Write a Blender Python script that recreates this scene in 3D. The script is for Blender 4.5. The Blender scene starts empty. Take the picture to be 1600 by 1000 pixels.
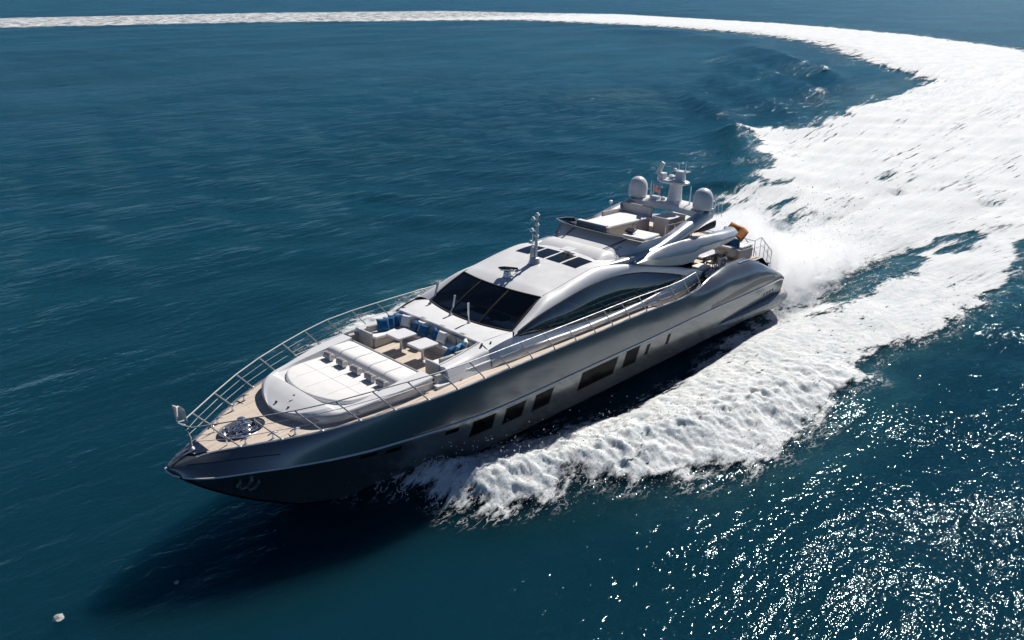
import bpy, bmesh, math, random
import numpy as np
from mathutils import Vector, Matrix, Euler
random.seed(7); np.random.seed(7)
sc = bpy.context.scene
COL = sc.collection
R = math.radians

# ------------------------------------------------------------------ camera, light, exposure
TRIM, HEEL, ZR = R(2.2995), R(0.2013), 5.05            # running trim of the yacht, height of its datum over the sea
cam_d = bpy.data.cameras.new('camera'); cam = bpy.data.objects.new('camera', cam_d); COL.objects.link(cam)
cam_d.sensor_fit = 'HORIZONTAL'; cam_d.sensor_width = 36; cam_d.lens = 36 * 1284.26 / 1600
cam_d.clip_start = .5; cam_d.clip_end = 60000
yaw, pit, rol = R(-135.1388), R(22.1059), R(-0.0658)
f = Vector((math.cos(yaw) * math.cos(pit), math.sin(yaw) * math.cos(pit), -math.sin(pit)))
r = Vector((math.sin(yaw), -math.cos(yaw), 0)); u = r.cross(f)
r2 = math.cos(rol) * r + math.sin(rol) * u; u2 = -math.sin(rol) * r + math.cos(rol) * u
cm = Matrix((r2, u2, -f)).transposed().to_4x4(); cm.translation = (22.054, 24.580, 18.212)
cam.matrix_world = cm
sc.camera = cam

SUN_AZ, SUN_EL = R(-170), R(44)
S = Vector((math.cos(SUN_AZ) * math.cos(SUN_EL), math.sin(SUN_AZ) * math.cos(SUN_EL), math.sin(SUN_EL)))
world = bpy.data.worlds.new('World'); sc.world = world; world.use_nodes = True
wn = world.node_tree; wn.nodes.clear()
sky = wn.nodes.new('ShaderNodeTexSky'); sky.sky_type = 'NISHITA'; sky.sun_disc = False
sky.sun_elevation = SUN_EL; sky.sun_rotation = R(90) - SUN_AZ; sky.air_density = .45; sky.dust_density = 0.0; sky.ozone_density = 3.4; sky.altitude = 500
bg = wn.nodes.new('ShaderNodeBackground'); bg.inputs['Strength'].default_value = .07
wo = wn.nodes.new('ShaderNodeOutputWorld')
wn.links.new(sky.outputs[0], bg.inputs[0]); wn.links.new(bg.outputs[0], wo.inputs[0])
sd = bpy.data.lights.new('sun', 'SUN'); sd.energy = 4.6; sd.angle = R(.5); sd.color = (1, .95, .88)
so = bpy.data.objects.new('sun', sd); COL.objects.link(so); so.rotation_euler = S.to_track_quat('Z', 'Y').to_euler(); so.location = (-60, -20, 60)
vs = sc.view_settings; vs.view_transform = 'Standard'; vs.look = 'None'; vs.gamma = 1; vs.use_curve_mapping = False; vs.exposure = .24
sc.render.engine = 'CYCLES'
cy = sc.cycles; cy.use_denoising = True; cy.max_bounces = 12; cy.transparent_max_bounces = 12; cy.diffuse_bounces = 3; cy.glossy_bounces = 4
cy.transmission_bounces = 4; cy.volume_bounces = 10; cy.volume_step_rate = 2.0; cy.volume_max_steps = 128; cy.sample_clamp_indirect = 6; cy.caustics_reflective = False; cy.caustics_refractive = False

# ------------------------------------------------------------------ materials
def new_mat(name):
    m = bpy.data.materials.new(name); m.use_nodes = True
    nt = m.node_tree
    return m, nt, nt.nodes['Principled BSDF']
def node(nt, t, **k):
    n = nt.nodes.new(t)
    for a, b in k.items():
        if a in n.inputs: n.inputs[a].default_value = b
        else: setattr(n, a, b)
    return n
def math_n(nt, op, a, b=None, clamp=False):
    n = nt.nodes.new('ShaderNodeMath'); n.operation = op; n.use_clamp = clamp
    for i, v in enumerate((a, b)):
        if v is None: continue
        if isinstance(v, (int, float)): n.inputs[i].default_value = v
        else: nt.links.new(v, n.inputs[i])
    return n.outputs[0]
def mapr(nt, v, a, b, c=0., d=1., smooth=True):
    n = nt.nodes.new('ShaderNodeMapRange'); n.interpolation_type = 'SMOOTHSTEP' if smooth else 'LINEAR'
    nt.links.new(v, n.inputs[0]); n.inputs[1].default_value = a; n.inputs[2].default_value = b; n.inputs[3].default_value = c; n.inputs[4].default_value = d
    return n.outputs[0]
def coords(nt, scale=(1, 1, 1), rot=(0, 0, 0), kind='Object'):
    tc = nt.nodes.new('ShaderNodeTexCoord'); mp = nt.nodes.new('ShaderNodeMapping')
    mp.inputs['Scale'].default_value = scale; mp.inputs['Rotation'].default_value = rot
    nt.links.new(tc.outputs[kind], mp.inputs[0]); return mp.outputs[0]
def noise(nt, vec, scale, detail=4, rough=.55, lac=2.0, dist=0.):
    n = nt.nodes.new('ShaderNodeTexNoise'); n.inputs['Scale'].default_value = scale; n.inputs['Detail'].default_value = detail
    n.inputs['Roughness'].default_value = rough; n.inputs['Lacunarity'].default_value = lac; n.inputs['Distortion'].default_value = dist
    nt.links.new(vec, n.inputs['Vector']); return n.outputs[0]
def mixc(nt, fac, a, b):
    n = nt.nodes.new('ShaderNodeMix'); n.data_type = 'RGBA'
    if isinstance(fac, float): n.inputs[0].default_value = fac
    else: nt.links.new(fac, n.inputs[0])
    for i, v in ((6, a), (7, b)):
        if isinstance(v, tuple): n.inputs[i].default_value = (*v, 1)
        else: nt.links.new(v, n.inputs[i])
    return n.outputs[2]
def simple(name, col, rough=.4, metal=0., coat=0., var=.08, vs_=3., spec=.5, bump=0., bs=60.):
    m, nt, p = new_mat(name)
    v = coords(nt); n = noise(nt, v, vs_, 5)
    dark = tuple(c * (1 - var) for c in col); lite = tuple(min(1, c * (1 + var)) for c in col)
    nt.links.new(mixc(nt, mapr(nt, n, .3, .7), dark, lite), p.inputs['Base Color'])
    rr = mapr(nt, noise(nt, v, vs_ * 2.3, 4), .3, .7, rough * .85, min(1, rough * 1.15)); nt.links.new(rr, p.inputs['Roughness'])
    p.inputs['Metallic'].default_value = metal; p.inputs['Coat Weight'].default_value = coat; p.inputs['Coat Roughness'].default_value = .04
    p.inputs['Specular IOR Level'].default_value = spec
    if bump:
        b = node(nt, 'ShaderNodeBump', Strength=.5, Distance=bump); nt.links.new(noise(nt, v, bs, 3), b.inputs['Height']); nt.links.new(b.outputs[0], p.inputs['Normal'])
    return m
M = {}
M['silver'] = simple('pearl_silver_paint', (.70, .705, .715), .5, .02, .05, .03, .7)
M['white'] = simple('white_gelcoat', (.72, .72, .72), .42, 0, .1, .03, 1.)
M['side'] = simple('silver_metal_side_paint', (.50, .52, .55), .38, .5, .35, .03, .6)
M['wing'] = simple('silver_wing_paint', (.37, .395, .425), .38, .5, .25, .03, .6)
M['hull'] = simple('gunmetal_hull_paint', (.15, .166, .18), .20, .62, .25, .06, .35)
M['black'] = simple('black_bottom_paint', (.006, .007, .008), .3, 0, 0, .2, .5)
M['darkgrey'] = simple('dark_grey_panel', (.05, .052, .058), .35, .2, .2, .1, 2.)
M['lip'] = simple('dark_grey_base', (.10, .11, .125), .35, .3, .2, .05, 2.)  # even dark grey for the rings under the satellite domes
M['rail'] = simple('brushed_rail_steel', (.40, .41, .42), .5, .35, 0, .05, 4.)
M['sponson'] = simple('grey_sponson_paint', (.20, .21, .22), .30, .5, .25, .05, .8)
M['chrome'] = simple('polished_steel', (.74, .75, .77), .14, 1, 0, .04, 4.)
M['satin'] = simple('satin_alloy', (.50, .51, .53), .36, .85, 0, .05, 4.)
M['cushion'] = simple('off_white_upholstery', (.80, .79, .78), .85, 0, 0, .04, 2.5, .2, .004, 25)
M['sofa'] = simple('pale_grey_upholstery', (.50, .485, .46), .85, 0, 0, .06, 3, .2, .004, 25)
M['greyfab'] = simple('grey_fabric', (.29, .285, .285), .9, 0, 0, .12, 8, .2, .004, 60)
M['blue'] = simple('blue_fabric', (.012, .10, .24), .8, 0, 0, .18, 7, .3, .006, 22)
M['blue_light'] = simple('light_blue_fabric', (.12, .29, .48), .8, 0, 0, .15, 7, .3, .006, 22)
M['tabletop'] = simple('white_table_laminate', (.78, .77, .77), .3, 0, .3, .02, 2)
M['darkwood'] = simple('dark_wood', (.025, .014, .011), .4, 0, .2, .25, 5)
M['rubber'] = simple('black_rubber', (.012, .012, .013), .6, 0, 0, .1, 5)
M['dome'] = simple('pale_grey_radome', (.62, .64, .66), .4, 0, .2, .03, 2.)
M['orange'] = simple('orange_flag_cloth', (.50, .17, .035), .85, 0, 0, .22, 3.)
M['redflag'] = simple('faded_red_flag_cloth', (.5, .22, .22), .85, 0, 0, .3, 6.)
M['whiteflag'] = simple('white_flag_cloth', (.6, .58, .55), .85, 0, 0, .25, 8.)
M['bluelocker'] = simple('dark_blue_locker', (.012, .02, .05), .25, .3, .5, .2, 6.)
M['dash'] = simple('grey_dashboard', (.80, .81, .80), .8, 0, 0, .1, 3.)
M['dark_int'] = simple('dark_interior', (.03, .028, .026), .7, 0, 0, .2, 2.)
M['curtain'] = simple('pale_curtain', (.66, .74, .80), .9, 0, 0, .1, 3.)
M['solar'] = simple('black_skylight_glass', (.004, .007, .011), .22, 0, 0, .1, 2., .22)
M['seam'] = simple('seam_thread', (.42, .42, .43), .9, 0, 0, .05, 4)
M['dirt'] = simple('pale_plastic_scrap', (.36, .37, .36), .6, 0, 0, .2, 9)

def glass_mat(name, tint, rough=.02, ior=1.5):
    m, nt, p = new_mat(name); nt.nodes.remove(p)
    tr = node(nt, 'ShaderNodeBsdfTransparent', Color=(*tint, 1)); gl = node(nt, 'ShaderNodeBsdfGlossy', Roughness=rough, Color=(.9, .93, .95, 1))
    fr = node(nt, 'ShaderNodeFresnel', IOR=ior)
    mx = nt.nodes.new('ShaderNodeMixShader'); out = nt.nodes['Material Output']
    nt.links.new(fr.outputs[0], mx.inputs[0]); nt.links.new(tr.outputs[0], mx.inputs[1]); nt.links.new(gl.outputs[0], mx.inputs[2]); nt.links.new(mx.outputs[0], out.inputs[0])
    return m
M['glass'] = glass_mat('tinted_saloon_glass', (.46, .50, .52), .03, 2.0)
M['wsglass'] = glass_mat('tinted_windscreen_glass', (.82, .87, .87))
M['smoke'] = glass_mat('smoked_screen', (.035, .04, .045))
M['portglass'] = simple('dark_hull_window_glass', (.004, .005, .006), .16, 0, 0, .2, 1.5, .03)

def teak():
    m, nt, p = new_mat('weathered_teak')
    v = coords(nt, (1.0, 9.0, 1.0)); n1 = noise(nt, v, 1.3, 6, .6)
    v2 = coords(nt, (.25, 14.3, 1)); n2 = noise(nt, v2, 1.0, 2)
    c = mixc(nt, mapr(nt, n1, .3, .72), (.47, .385, .305), (.70, .605, .51))
    c = mixc(nt, mapr(nt, n2, .40, .62), c, (.68, .58, .485))
    tc = coords(nt); sep = node(nt, 'ShaderNodeSeparateXYZ'); nt.links.new(tc, sep.inputs[0])
    fr = math_n(nt, 'FRACT', math_n(nt, 'MULTIPLY', sep.outputs[1], 1 / .085))
    line = mapr(nt, fr, .0, .16, 1., 0., False)
    c = mixc(nt, math_n(nt, 'MULTIPLY', line, .55), c, (.10, .08, .07))
    nt.links.new(c, p.inputs['Base Color']); p.inputs['Roughness'].default_value = .75
    return m
M['teak'] = teak()

# ------------------------------------------------------------------ mesh helpers (yacht coordinates: x forward, y to port, z up)
OX, OZ = -5.0, -5.6          # where the yacht's own origin (keel level, midships) lies in those coordinates
class MB:
    def __init__(s): s.v = []; s.f = []; s.mi = []
    def add(s, vs_, fs, m=0):
        b = len(s.v); s.v += [tuple(q) for q in vs_]; s.f += [tuple(b + i for i in q) for q in fs]; s.mi += [m] * len(fs)
    def box(s, c, d, rot=None, m=0, taper=1.):
        q = []
        for z in (-.5, .5):
            t = taper if z > 0 else 1
            for x, y in ((-.5, -.5), (.5, -.5), (.5, .5), (-.5, .5)):
                p = Vector((x * d[0] * t, y * d[1] * t, z * d[2]))
                if rot: p = Euler(rot).to_matrix() @ p
                q.append(p + Vector(c))
        s.add(q, [(3, 2, 1, 0), (4, 5, 6, 7), (0, 1, 5, 4), (1, 2, 6, 5), (2, 3, 7, 6), (3, 0, 4, 7)], m)
    def loft(s, rows, close=False, m=0, caps=False, flip=False):
        n = len(rows[0]); b = len(s.v)
        for q in rows: s.v += [tuple(p) for p in q]
        k = n if close else n - 1
        for i in range(len(rows) - 1):
            for j in range(k):
                a, c = b + i * n + j, b + i * n + (j + 1) % n
                qd = (a, c, c + n, a + n)
                s.f.append(qd[::-1] if flip else qd); s.mi.append(m)
        if caps:
            s.f.append(tuple(b + j for j in range(n))[::-1]); s.mi.append(m)
            s.f.append(tuple(b + (len(rows) - 1) * n + j for j in range(n))); s.mi.append(m)
    def tube(s, pts, rad, n=8, m=0, closed=False):
        pts = [Vector(p) for p in pts]; rows = []; N = len(pts)
        up = Vector((0, 0, 1))
        for i, p in enumerate(pts):
            if closed: t = pts[(i + 1) % N] - pts[i - 1]
            else: t = pts[min(i + 1, N - 1)] - pts[max(i - 1, 0)]
            t.normalize()
            a = t.cross(up if abs(t.z) < .95 else Vector((1, 0, 0))).normalized(); c = t.cross(a)
            rr = rad[i] if hasattr(rad, '__len__') else rad
            rows.append([p + (a * math.cos(k * 2 * math.pi / n) + c * math.sin(k * 2 * math.pi / n)) * rr for k in range(n)])
        if closed: rows.append(rows[0])
        s.loft(rows, True, m, caps=not closed)
    def lathe(s, c, prof, n=20, m=0):
        rows = [[(c[0] + rr * math.cos(k * 2 * math.pi / n), c[1] + rr * math.sin(k * 2 * math.pi / n), c[2] + z) for k in range(n)] for rr, z in prof]
        s.loft(rows, True, m, caps=True)
    def patch(s, A, B, n=8, bulge=None, m=0, flip=False):
        rows = []
        for a, b in zip(A, B):
            a, b = Vector(a), Vector(b); q = []
            for k in range(n + 1):
                t = k / n; p = a.lerp(b, t)
                if bulge: p = p + Vector(bulge) * (4 * t * (1 - t))
                q.append(p)
            rows.append(q)
        s.loft(rows, m=m, flip=flip)
    def mirror(s):
        b = len(s.v); n = len(s.f)
        s.v += [(x, -y, z) for x, y, z in s.v[:b]]
        s.f += [tuple(b + i for i in q)[::-1] for q in s.f[:n]]; s.mi += s.mi[:n]; return s
def sharpen(me, ang):
    bm = bmesh.new(); bm.from_mesh(me)
    bmesh.ops.remove_doubles(bm, verts=bm.verts, dist=.0008)
    bmesh.ops.recalc_face_normals(bm, faces=bm.faces)
    for f_ in bm.faces: f_.smooth = True
    for e in bm.edges:
        e.smooth = not (len(e.link_faces) == 2 and e.calc_face_angle(0) > ang)
    bm.to_mesh(me); bm.free()
def pieces(mb, every=False):
    """split a mesh into the pieces that stand clear of one another (or into every loose piece)"""
    n = len(mb.v); par = list(range(n))
    def fd(i):
        while par[i] != i: par[i] = par[par[i]]; i = par[i]
        return i
    seen = {}
    for i, p in enumerate(mb.v):
        k = (round(p[0], 3), round(p[1], 3), round(p[2], 3))
        if k in seen: par[fd(i)] = fd(seen[k])
        else: seen[k] = i
    for q in mb.f:
        a = fd(q[0])
        for i in q[1:]: par[fd(i)] = a
    used = sorted({i for q in mb.f for i in q}); isl = {}
    for i in used: isl.setdefault(fd(i), []).append(i)
    keys = list(isl); V = np.array(mb.v, float)
    lo = np.array([V[isl[k]].min(0) for k in keys]); hi = np.array([V[isl[k]].max(0) for k in keys]); size = (hi - lo).max(1)
    grp = list(range(len(keys)))
    def fg(i):
        while grp[i] != i: i = grp[i]
        return i
    if not every:
        for i in range(len(keys)):
            for j in range(i + 1, len(keys)):
                gap = np.maximum(0, np.maximum(lo[i] - hi[j], lo[j] - hi[i]))
                if np.linalg.norm(gap) <= max(.02, .5 * max(size[i], size[j])) * .98: grp[fg(j)] = fg(i)
    root = {k: fg(i) for i, k in enumerate(keys)}; out = {}
    for q, mi in zip(mb.f, mb.mi): out.setdefault(root[fd(q[0])], []).append((q, mi))
    res = []
    for fs in sorted(out.values(), key=len, reverse=True):
        m = MB(); mp = {}
        for q, mi in fs:
            for i in q:
                if i not in mp: mp[i] = len(m.v); m.v.append(mb.v[i])
            m.f.append(tuple(mp[i] for i in q)); m.mi.append(mi)
        res.append(m)
    return res
def build(name, mb, mat, parent=None, off=(OX, 0, OZ), ang=35, bevel=0, every=False):
    if parent and off == (OX, 0, OZ):
        ps = pieces(mb, every)
        return [build1(name, q, mat, parent, off, ang, bevel) for q in ps][0]
    return build1(name, mb, mat, parent, off, ang, bevel)
def build1(name, mb, mat, parent=None, off=(OX, 0, OZ), ang=35, bevel=0):
    me = bpy.data.meshes.new(name)
    me.from_pydata([(x - off[0], y - off[1], z - off[2]) for x, y, z in mb.v], [], mb.f)
    mats = mat if isinstance(mat, list) else [mat]
    for q in mats: me.materials.append(M[q] if isinstance(q, str) else q)
    for p, i in zip(me.polygons, mb.mi): p.material_index = i
    me.validate(); sharpen(me, R(ang))
    o = bpy.data.objects.new(name, me); COL.objects.link(o)
    if parent: o.parent = parent
    if bevel:
        b = o.modifiers.new('bevel', 'BEVEL'); b.width = bevel; b.segments = 2; b.limit_method = 'ANGLE'; b.angle_limit = R(40); b.harden_normals = False
    return o
def tag(o, label=None, cat=None, group=None, kind=None):
    for k, v in (('label', label), ('category', cat), ('group', group), ('kind', kind)):
        if v: o[k] = v
    return o
YM = Matrix.Translation((0, 0, ZR)) @ Matrix.Rotation(-TRIM, 4, 'Y') @ Matrix.Rotation(HEEL, 4, 'X')     # yacht coordinates -> world
def thing(name, label, cat, loc, rot=(0, 0, 0), group=None):
    o = bpy.data.objects.new(name, None); COL.objects.link(o); o.empty_display_size = .3
    o.matrix_world = YM @ Matrix.Translation(loc) @ Euler(rot).to_matrix().to_4x4()
    return tag(o, label, cat, group)
def cat_curve(P, n):
    P = [np.array(p, float) for p in P]; P = [2 * P[0] - P[1]] + P + [2 * P[-1] - P[-2]]
    L = [np.linalg.norm(P[i + 2] - P[i + 1]) for i in range(len(P) - 3)]; T = np.concatenate([[0], np.cumsum(L)])
    out = []
    for s_ in np.linspace(0, T[-1], n):
        i = min(np.searchsorted(T, s_, 'right') - 1, len(L) - 1); t = (s_ - T[i]) / L[i]
        a, b, c, d = P[i:i + 4]
        out.append(.5 * ((2 * b) + (c - a) * t + (2 * a - 5 * b + 4 * c - d) * t * t + (3 * b - a - 3 * c + d) * t ** 3))
    return [tuple(q) for q in out]
def cub(xs, ys):
    xs, ys = np.array(xs, float), np.array(ys, float); o = np.argsort(xs); xs, ys = xs[o], ys[o]
    h = np.diff(xs); dl = np.diff(ys) / h; mm = np.zeros(len(xs)); mm[0], mm[-1] = dl[0], dl[-1]
    for i in range(1, len(xs) - 1):
        if dl[i - 1] * dl[i] > 0: mm[i] = (h[i - 1] + h[i]) / (h[i - 1] / dl[i - 1] + h[i] / dl[i])
    def fn(x):
        x = min(max(x, xs[0]), xs[-1]); i = min(max(np.searchsorted(xs, x, 'right') - 1, 0), len(h) - 1); t = (x - xs[i]) / h[i]
        return float((1 + 2 * t) * (1 - t) ** 2 * ys[i] + t * (1 - t) ** 2 * h[i] * mm[i] + t * t * (3 - 2 * t) * ys[i + 1] + t * t * (t - 1) * h[i] * mm[i + 1])
    return fn

# ------------------------------------------------------------------ YACHT
yacht = bpy.data.objects.new('motor_yacht', None); COL.objects.link(yacht); yacht.matrix_world = YM @ Matrix.Translation((OX, 0, OZ))
tag(yacht, 'long silver grey motor yacht under way with an open foredeck lounge and dark hull', 'motor yacht')
def part(name, mb, mat, parent=None, label=None, **k):
    o = build(name, mb, mat, parent or yacht, **k)
    if label: o['label'] = label
    if parent and parent is not yacht: pass
    return o

# hull stations: x, gunwale(y,z), knuckle(y,z) where the chrome line runs, chine(y,z), keel z
ST = [(13.44, .06, -2.10, .10, -2.24, .05, -2.32, -2.34), (13.2, .24, -2.02, .50, -2.40, .10, -2.50, -2.54), (12.7, .45, -1.88, .92, -2.46, .14, -2.96, -3.02), (12.2, .64, -1.79, 1.20, -2.48, .2, -3.36, -3.42),
      (11.2, 1.25, -1.66, 1.72, -2.46, .3, -4.05, -4.13), (10.2, 1.85, -1.55, 2.22, -2.45, .45, -4.6, -4.78), (9, 2.45, -1.43, 2.72, -2.44, .95, -5.0, -5.42),
      (7.75, 2.9, -1.3, 3.1, -2.44, 1.5, -5.05, -5.85), (6.5, 3.28, -1.17, 3.4, -2.4, 2.05, -4.98, -6.1), (5.25, 3.62, -1.06, 3.62, -2.38, 2.5, -4.85, -6.2),
      (4, 3.8, -.97, 3.76, -2.38, 2.8, -4.72, -6.2), (2.6, 3.86, -.91, 3.86, -2.39, 3.0, -4.6, -6.15), (0, 3.88, -.83, 3.93, -2.32, 3.18, -4.45, -6.0), (-4, 3.86, -.75, 3.95, -2.18, 3.3, -4.25, -5.8),
      (-8, 3.82, -.67, 3.95, -2.06, 3.32, -4.12, -5.6), (-10.4, 3.8, -.68, 3.93, -1.98, 3.31, -4.06, -5.5), (-12, 3.74, -.58, 3.9, -1.93, 3.3, -4.0, -5.4), (-14, 3.45, -.28, 3.88, -1.88, 3.3, -3.94, -5.3), (-16, 3.15, -.14, 3.86, -1.86, 3.28, -3.9, -5.2),
      (-17.6, 3.02, -.16, 3.82, -1.86, 3.26, -3.88, -5.1), (-19.2, 2.95, -.5, 3.75, -1.88, 3.22, -3.86, -5.05), (-20.6, 2.9, -1.12, 3.64, -1.92, 3.18, -3.84, -5.0), (-21.6, 2.86, -1.66, 3.52, -1.98, 3.14, -3.8, -5.0), (-22.2, 2.82, -2.06, 3.42, -2.16, 3.1, -3.8, -5.0)]
SX = [s[0] for s in ST]; FN = [cub(SX, [s[i] for s in ST]) for i in range(1, 8)]
yg, zg, yk, zk, yc, zc, zb = FN
def upper(x, t):                 # gunwale (t=0) to knuckle (t=1)
    a, b, c, d = yg(x), zg(x), yk(x), zk(x)
    w = max(0., min(1., (-x - 11) / 4.)); bl = .05 + .34 * w * (w * (3 - 2 * w))
    return (x, a + (c - a) * t + bl * 4 * t * (1 - t) * (1 - .45 * t), b + (d - b) * t + bl * .75 * 4 * t * (1 - t) * (1 - t))
def lower(x, t):                 # knuckle to chine
    a, b, c, d = yk(x), zk(x), yc(x), zc(x)
    fl = max(0., min(1., (x - 4) / 6.)); bl = .06 - .22 * fl * min(1, (13.6 - x) / 3)
    return (x, a + (c - a) * t + bl * 4 * t * (1 - t), b + (d - b) * t)
XS = list(np.concatenate([np.linspace(-22.2, -10, 50), np.linspace(-9.7, 9, 66), np.linspace(9.2, 13.44, 36)]))
hb = MB(); rows = []
for x in XS:
    rows.append([upper(x, t) for t in np.linspace(0, 1, 9)] + [lower(x, t) for t in np.linspace(.1, 1, 10)])
hb.loft(rows)
hb.mirror()
tip = [upper(13.44, t) for t in np.linspace(0, 1, 9)] + [lower(13.44, t) for t in np.linspace(.1, 1, 10)]
hb.add(tip + [(x, -y, z) for x, y, z in tip[::-1]], [tuple(range(2 * len(tip)))])
# nose cap forward of the teak
cap = [[(x, yg(x) * t, zg(x) + .03 * (1 - t * t)) for t in np.linspace(-1, 1, 9)] for x in np.linspace(12.28, 13.44, 12)]
hb.loft(cap)
# transom and quarter tops
tr = [upper(-22.2, t) for t in np.linspace(0, 1, 9)] + [lower(-22.2, t) for t in np.linspace(.1, 1, 10)]
hb.add(tr + [(x, -y, z) for x, y, z in tr[::-1]], [tuple(range(2 * len(tr)))])
hull = part('hull', hb, 'hull', ang=38)
bt = MB(); rows = []
for x in XS: rows.append([(x, yc(x), zc(x)), (x, yc(x) * .93, zc(x) - .10), (x, yc(x) * .5, (zc(x) + zb(x)) / 2 - .05), (x, 0, zb(x))])
bt.loft(rows); bt.mirror(); part('hull_bottom', bt, 'black', hull)
# chrome line along the knuckle
cl = MB()
for s in (1, -1):
    pts = [(x, s * (yk(x) + .012), zk(x)) for x in XS if x < 13.3]
    if s == 1: port_line = pts
    cl.tube(pts, [.032 if x > 9 else .04 for x, _, _ in pts], 6)
cl.tube([(13.28, .46, -2.37), (13.44, .28, -2.31), (13.5, 0, -2.26), (13.44, -.28, -2.31), (13.28, -.46, -2.37)], .03, 6)
part('chrome_line', cl, 'white', hull)
# small bow groove and hull-side windows laid on the flank
def flank_patch(x0a, x1a, x0b, x1b, t0, t1, fn=lower, off=.006, n=6, inset=0.):
    A = MB(); rows = []
    for i in range(n + 1):
        a = i / n; q = []
        for j in range(n + 1):
            b = j / n; xa = x0a + (x1a - x0a) * a; xb = x0b + (x1b - x0b) * a
            x = xa + (xb - xa) * b; p = fn(x, t0 + (t1 - t0) * b); q.append((p[0], p[1] + off, p[2] + off * .3))
        rows.append(q)
    A.loft(rows); return A
WIN = [(4.45, 3.82, .10, .19), (3.17, 1.95, .095, .46), (1.44, .28, .10, .50), (-.25, -1.37, .10, .52), (-3.15, -5.72, .08, .56), (-6.29, -7.36, .055, .525),
       (-7.96, -8.25, .146, .44), (-9.67, -9.95, .13, .425), (7.8, 7.2, .085, .15), (6.87, 6.26, .11, .195)]
for x0, x1, t0, t1 in WIN:
    for s in (1, -1):
        big = abs(x0 - x1) > .9
        fr = flank_patch(x0, x1, x0, x1, t0, t1, off=.004); e = .07 if big else .02; te = e / 2.4
        pn = flank_patch(x0 - e * .4, x1 + e, x0 - e * .4, x1 + e, t0 + te * .4, t1 - te, off=.009)
        if s < 0:
            for q in (fr, pn): q.v = [(x, -y, z) for x, y, z in q.v]; q.f = [t[::-1] for t in q.f]
        w = part('hull_window', fr, 'black'); build('pane', pn, 'portglass', w)
vt = MB()
for s in (1, -1):
    a = MB(); rows = []
    for i in range(13):
        q = i / 12; x = -13.47 - 7.2 * q; t0 = .84 - .205 * q; t1 = .97 - .18 * q
        rows.append([(p[0], s * (p[1] + .006), p[2] + .002) for p in (upper(x, t0 + (t1 - t0) * b) for b in np.linspace(0, 1, 5))])
    vt.loft(rows)
part('air_grille', vt, 'darkgrey', hull)
gv = MB()
for s in (1, -1):
    gv.tube([(p[0], s * (p[1] + .004), p[2]) for p in (upper(x, t) for x, t in ((13.0, .2), (12.85, .24), (12.36, .36), (11.8, .41), (11.12, .44), (10.41, .49)))], .016, 6)
part('bulwark_groove', gv, 'bluelocker', hull)
an = MB(); anp = flank_patch(11.68, 10.75, 11.55, 10.65, .34, .80, off=.01); an.v, an.f, an.mi = anp.v, anp.f, anp.mi
an.mirror(); ap = part('anchor_pocket', an, 'darkgrey', hull)
ak = MB()
for s in (1, -1):
    for dx in (-.30, .30):
        p = [lower(11.15 + dx * k, t) for k, t in ((1., .45), (.95, .62), (.45, .72), (.0, .62))]
        ak.tube([(q[0], s * (q[1] + .05), q[2]) for q in p], [.05, .09, .08, .05], 8)
    p = [lower(11.15, t) for t in (.35, .66)]; ak.tube([(q[0], s * (q[1] + .06), q[2]) for q in p], .06, 8)
build('anchor', ak, 'satin', hull)
nm = MB()      # looping script lettering near the stern, too small to read
pp = []
for i in range(40):
    q = i / 39; x = -19.4 - 1.5 * q; t = .29 + .035 * math.sin(q * 26) * (1 - .3 * q) - .03 * q; p = lower(x, t); pp.append((p[0] + .05 * math.cos(q * 26), p[1] + .012, p[2]))
nm.tube(pp, .022, 5); nm.mirror(); part('name_lettering', nm, 'chrome', hull)

# ---- stern platform with its long side sponsons
pl = MB(); rows = []
SP = [(-14.15, 3.42, 3.36, -3.22, -3.30), (-14.6, 3.58, 3.2, -3.12, -3.42), (-15.6, 3.72, 3.05, -3.04, -3.52), (-17.5, 3.84, 3.0, -2.98, -3.60), (-19.5, 3.88, 3.0, -2.93, -3.66), (-21.2, 3.86, 3.0, -2.9, -3.70), (-22.2, 3.76, 2.9, -2.9, -3.70), (-22.8, 3.55, 2.8, -2.9, -3.66), (-23.2, 3.2, 2.6, -2.92, -3.60), (-23.45, 2.7, 2.2, -2.95, -3.55), (-23.62, 1.6, 1.2, -2.97, -3.5), (-23.66, 0, -.2, -2.97, -3.5)]
for x, yo, yi, zt, zb_ in SP:
    h = zt - zb_; ym = yo - .18
    if x < -22.5: # turn the section round the stern corner
        rows.append([(x + .9, yi * .75, zt), (x + .22, ym, zt), (x + .05, yo - .04, zt - h * .16), (x, yo, zt - h * .42), (x + .03, yo - .02, zt - h * .5), (x + .06, yo - .05, zt - h * .56), (x + .3, yo - .25, zb_), (x + .9, yi * .75, zb_)])
    else:
        rows.append([(x, yi, zt), (x, ym, zt), (x, yo - .04, zt - h * .16), (x, yo, zt - h * .42), (x, yo - .03, zt - h * .5), (x, yo - .05, zt - h * .56), (x, yo - .3, zb_), (x, yi, zb_)])
pl.loft(rows, caps=True); pl.mirror()
plat = part('stern_platform', pl, 'sponson', ang=30)
pd = MB(); pd.loft([[(-22.0, y, -2.885) for y in np.linspace(-3.3, 3.3, 9)], [(-22.75, y, -2.885) for y in np.linspace(-3.25, 3.25, 9)], [(-23.3, y * .86, -2.91) for y in np.linspace(-3.2, 3.2, 9)]])
build('platform_planking', pd, 'teak', plat)

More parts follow.
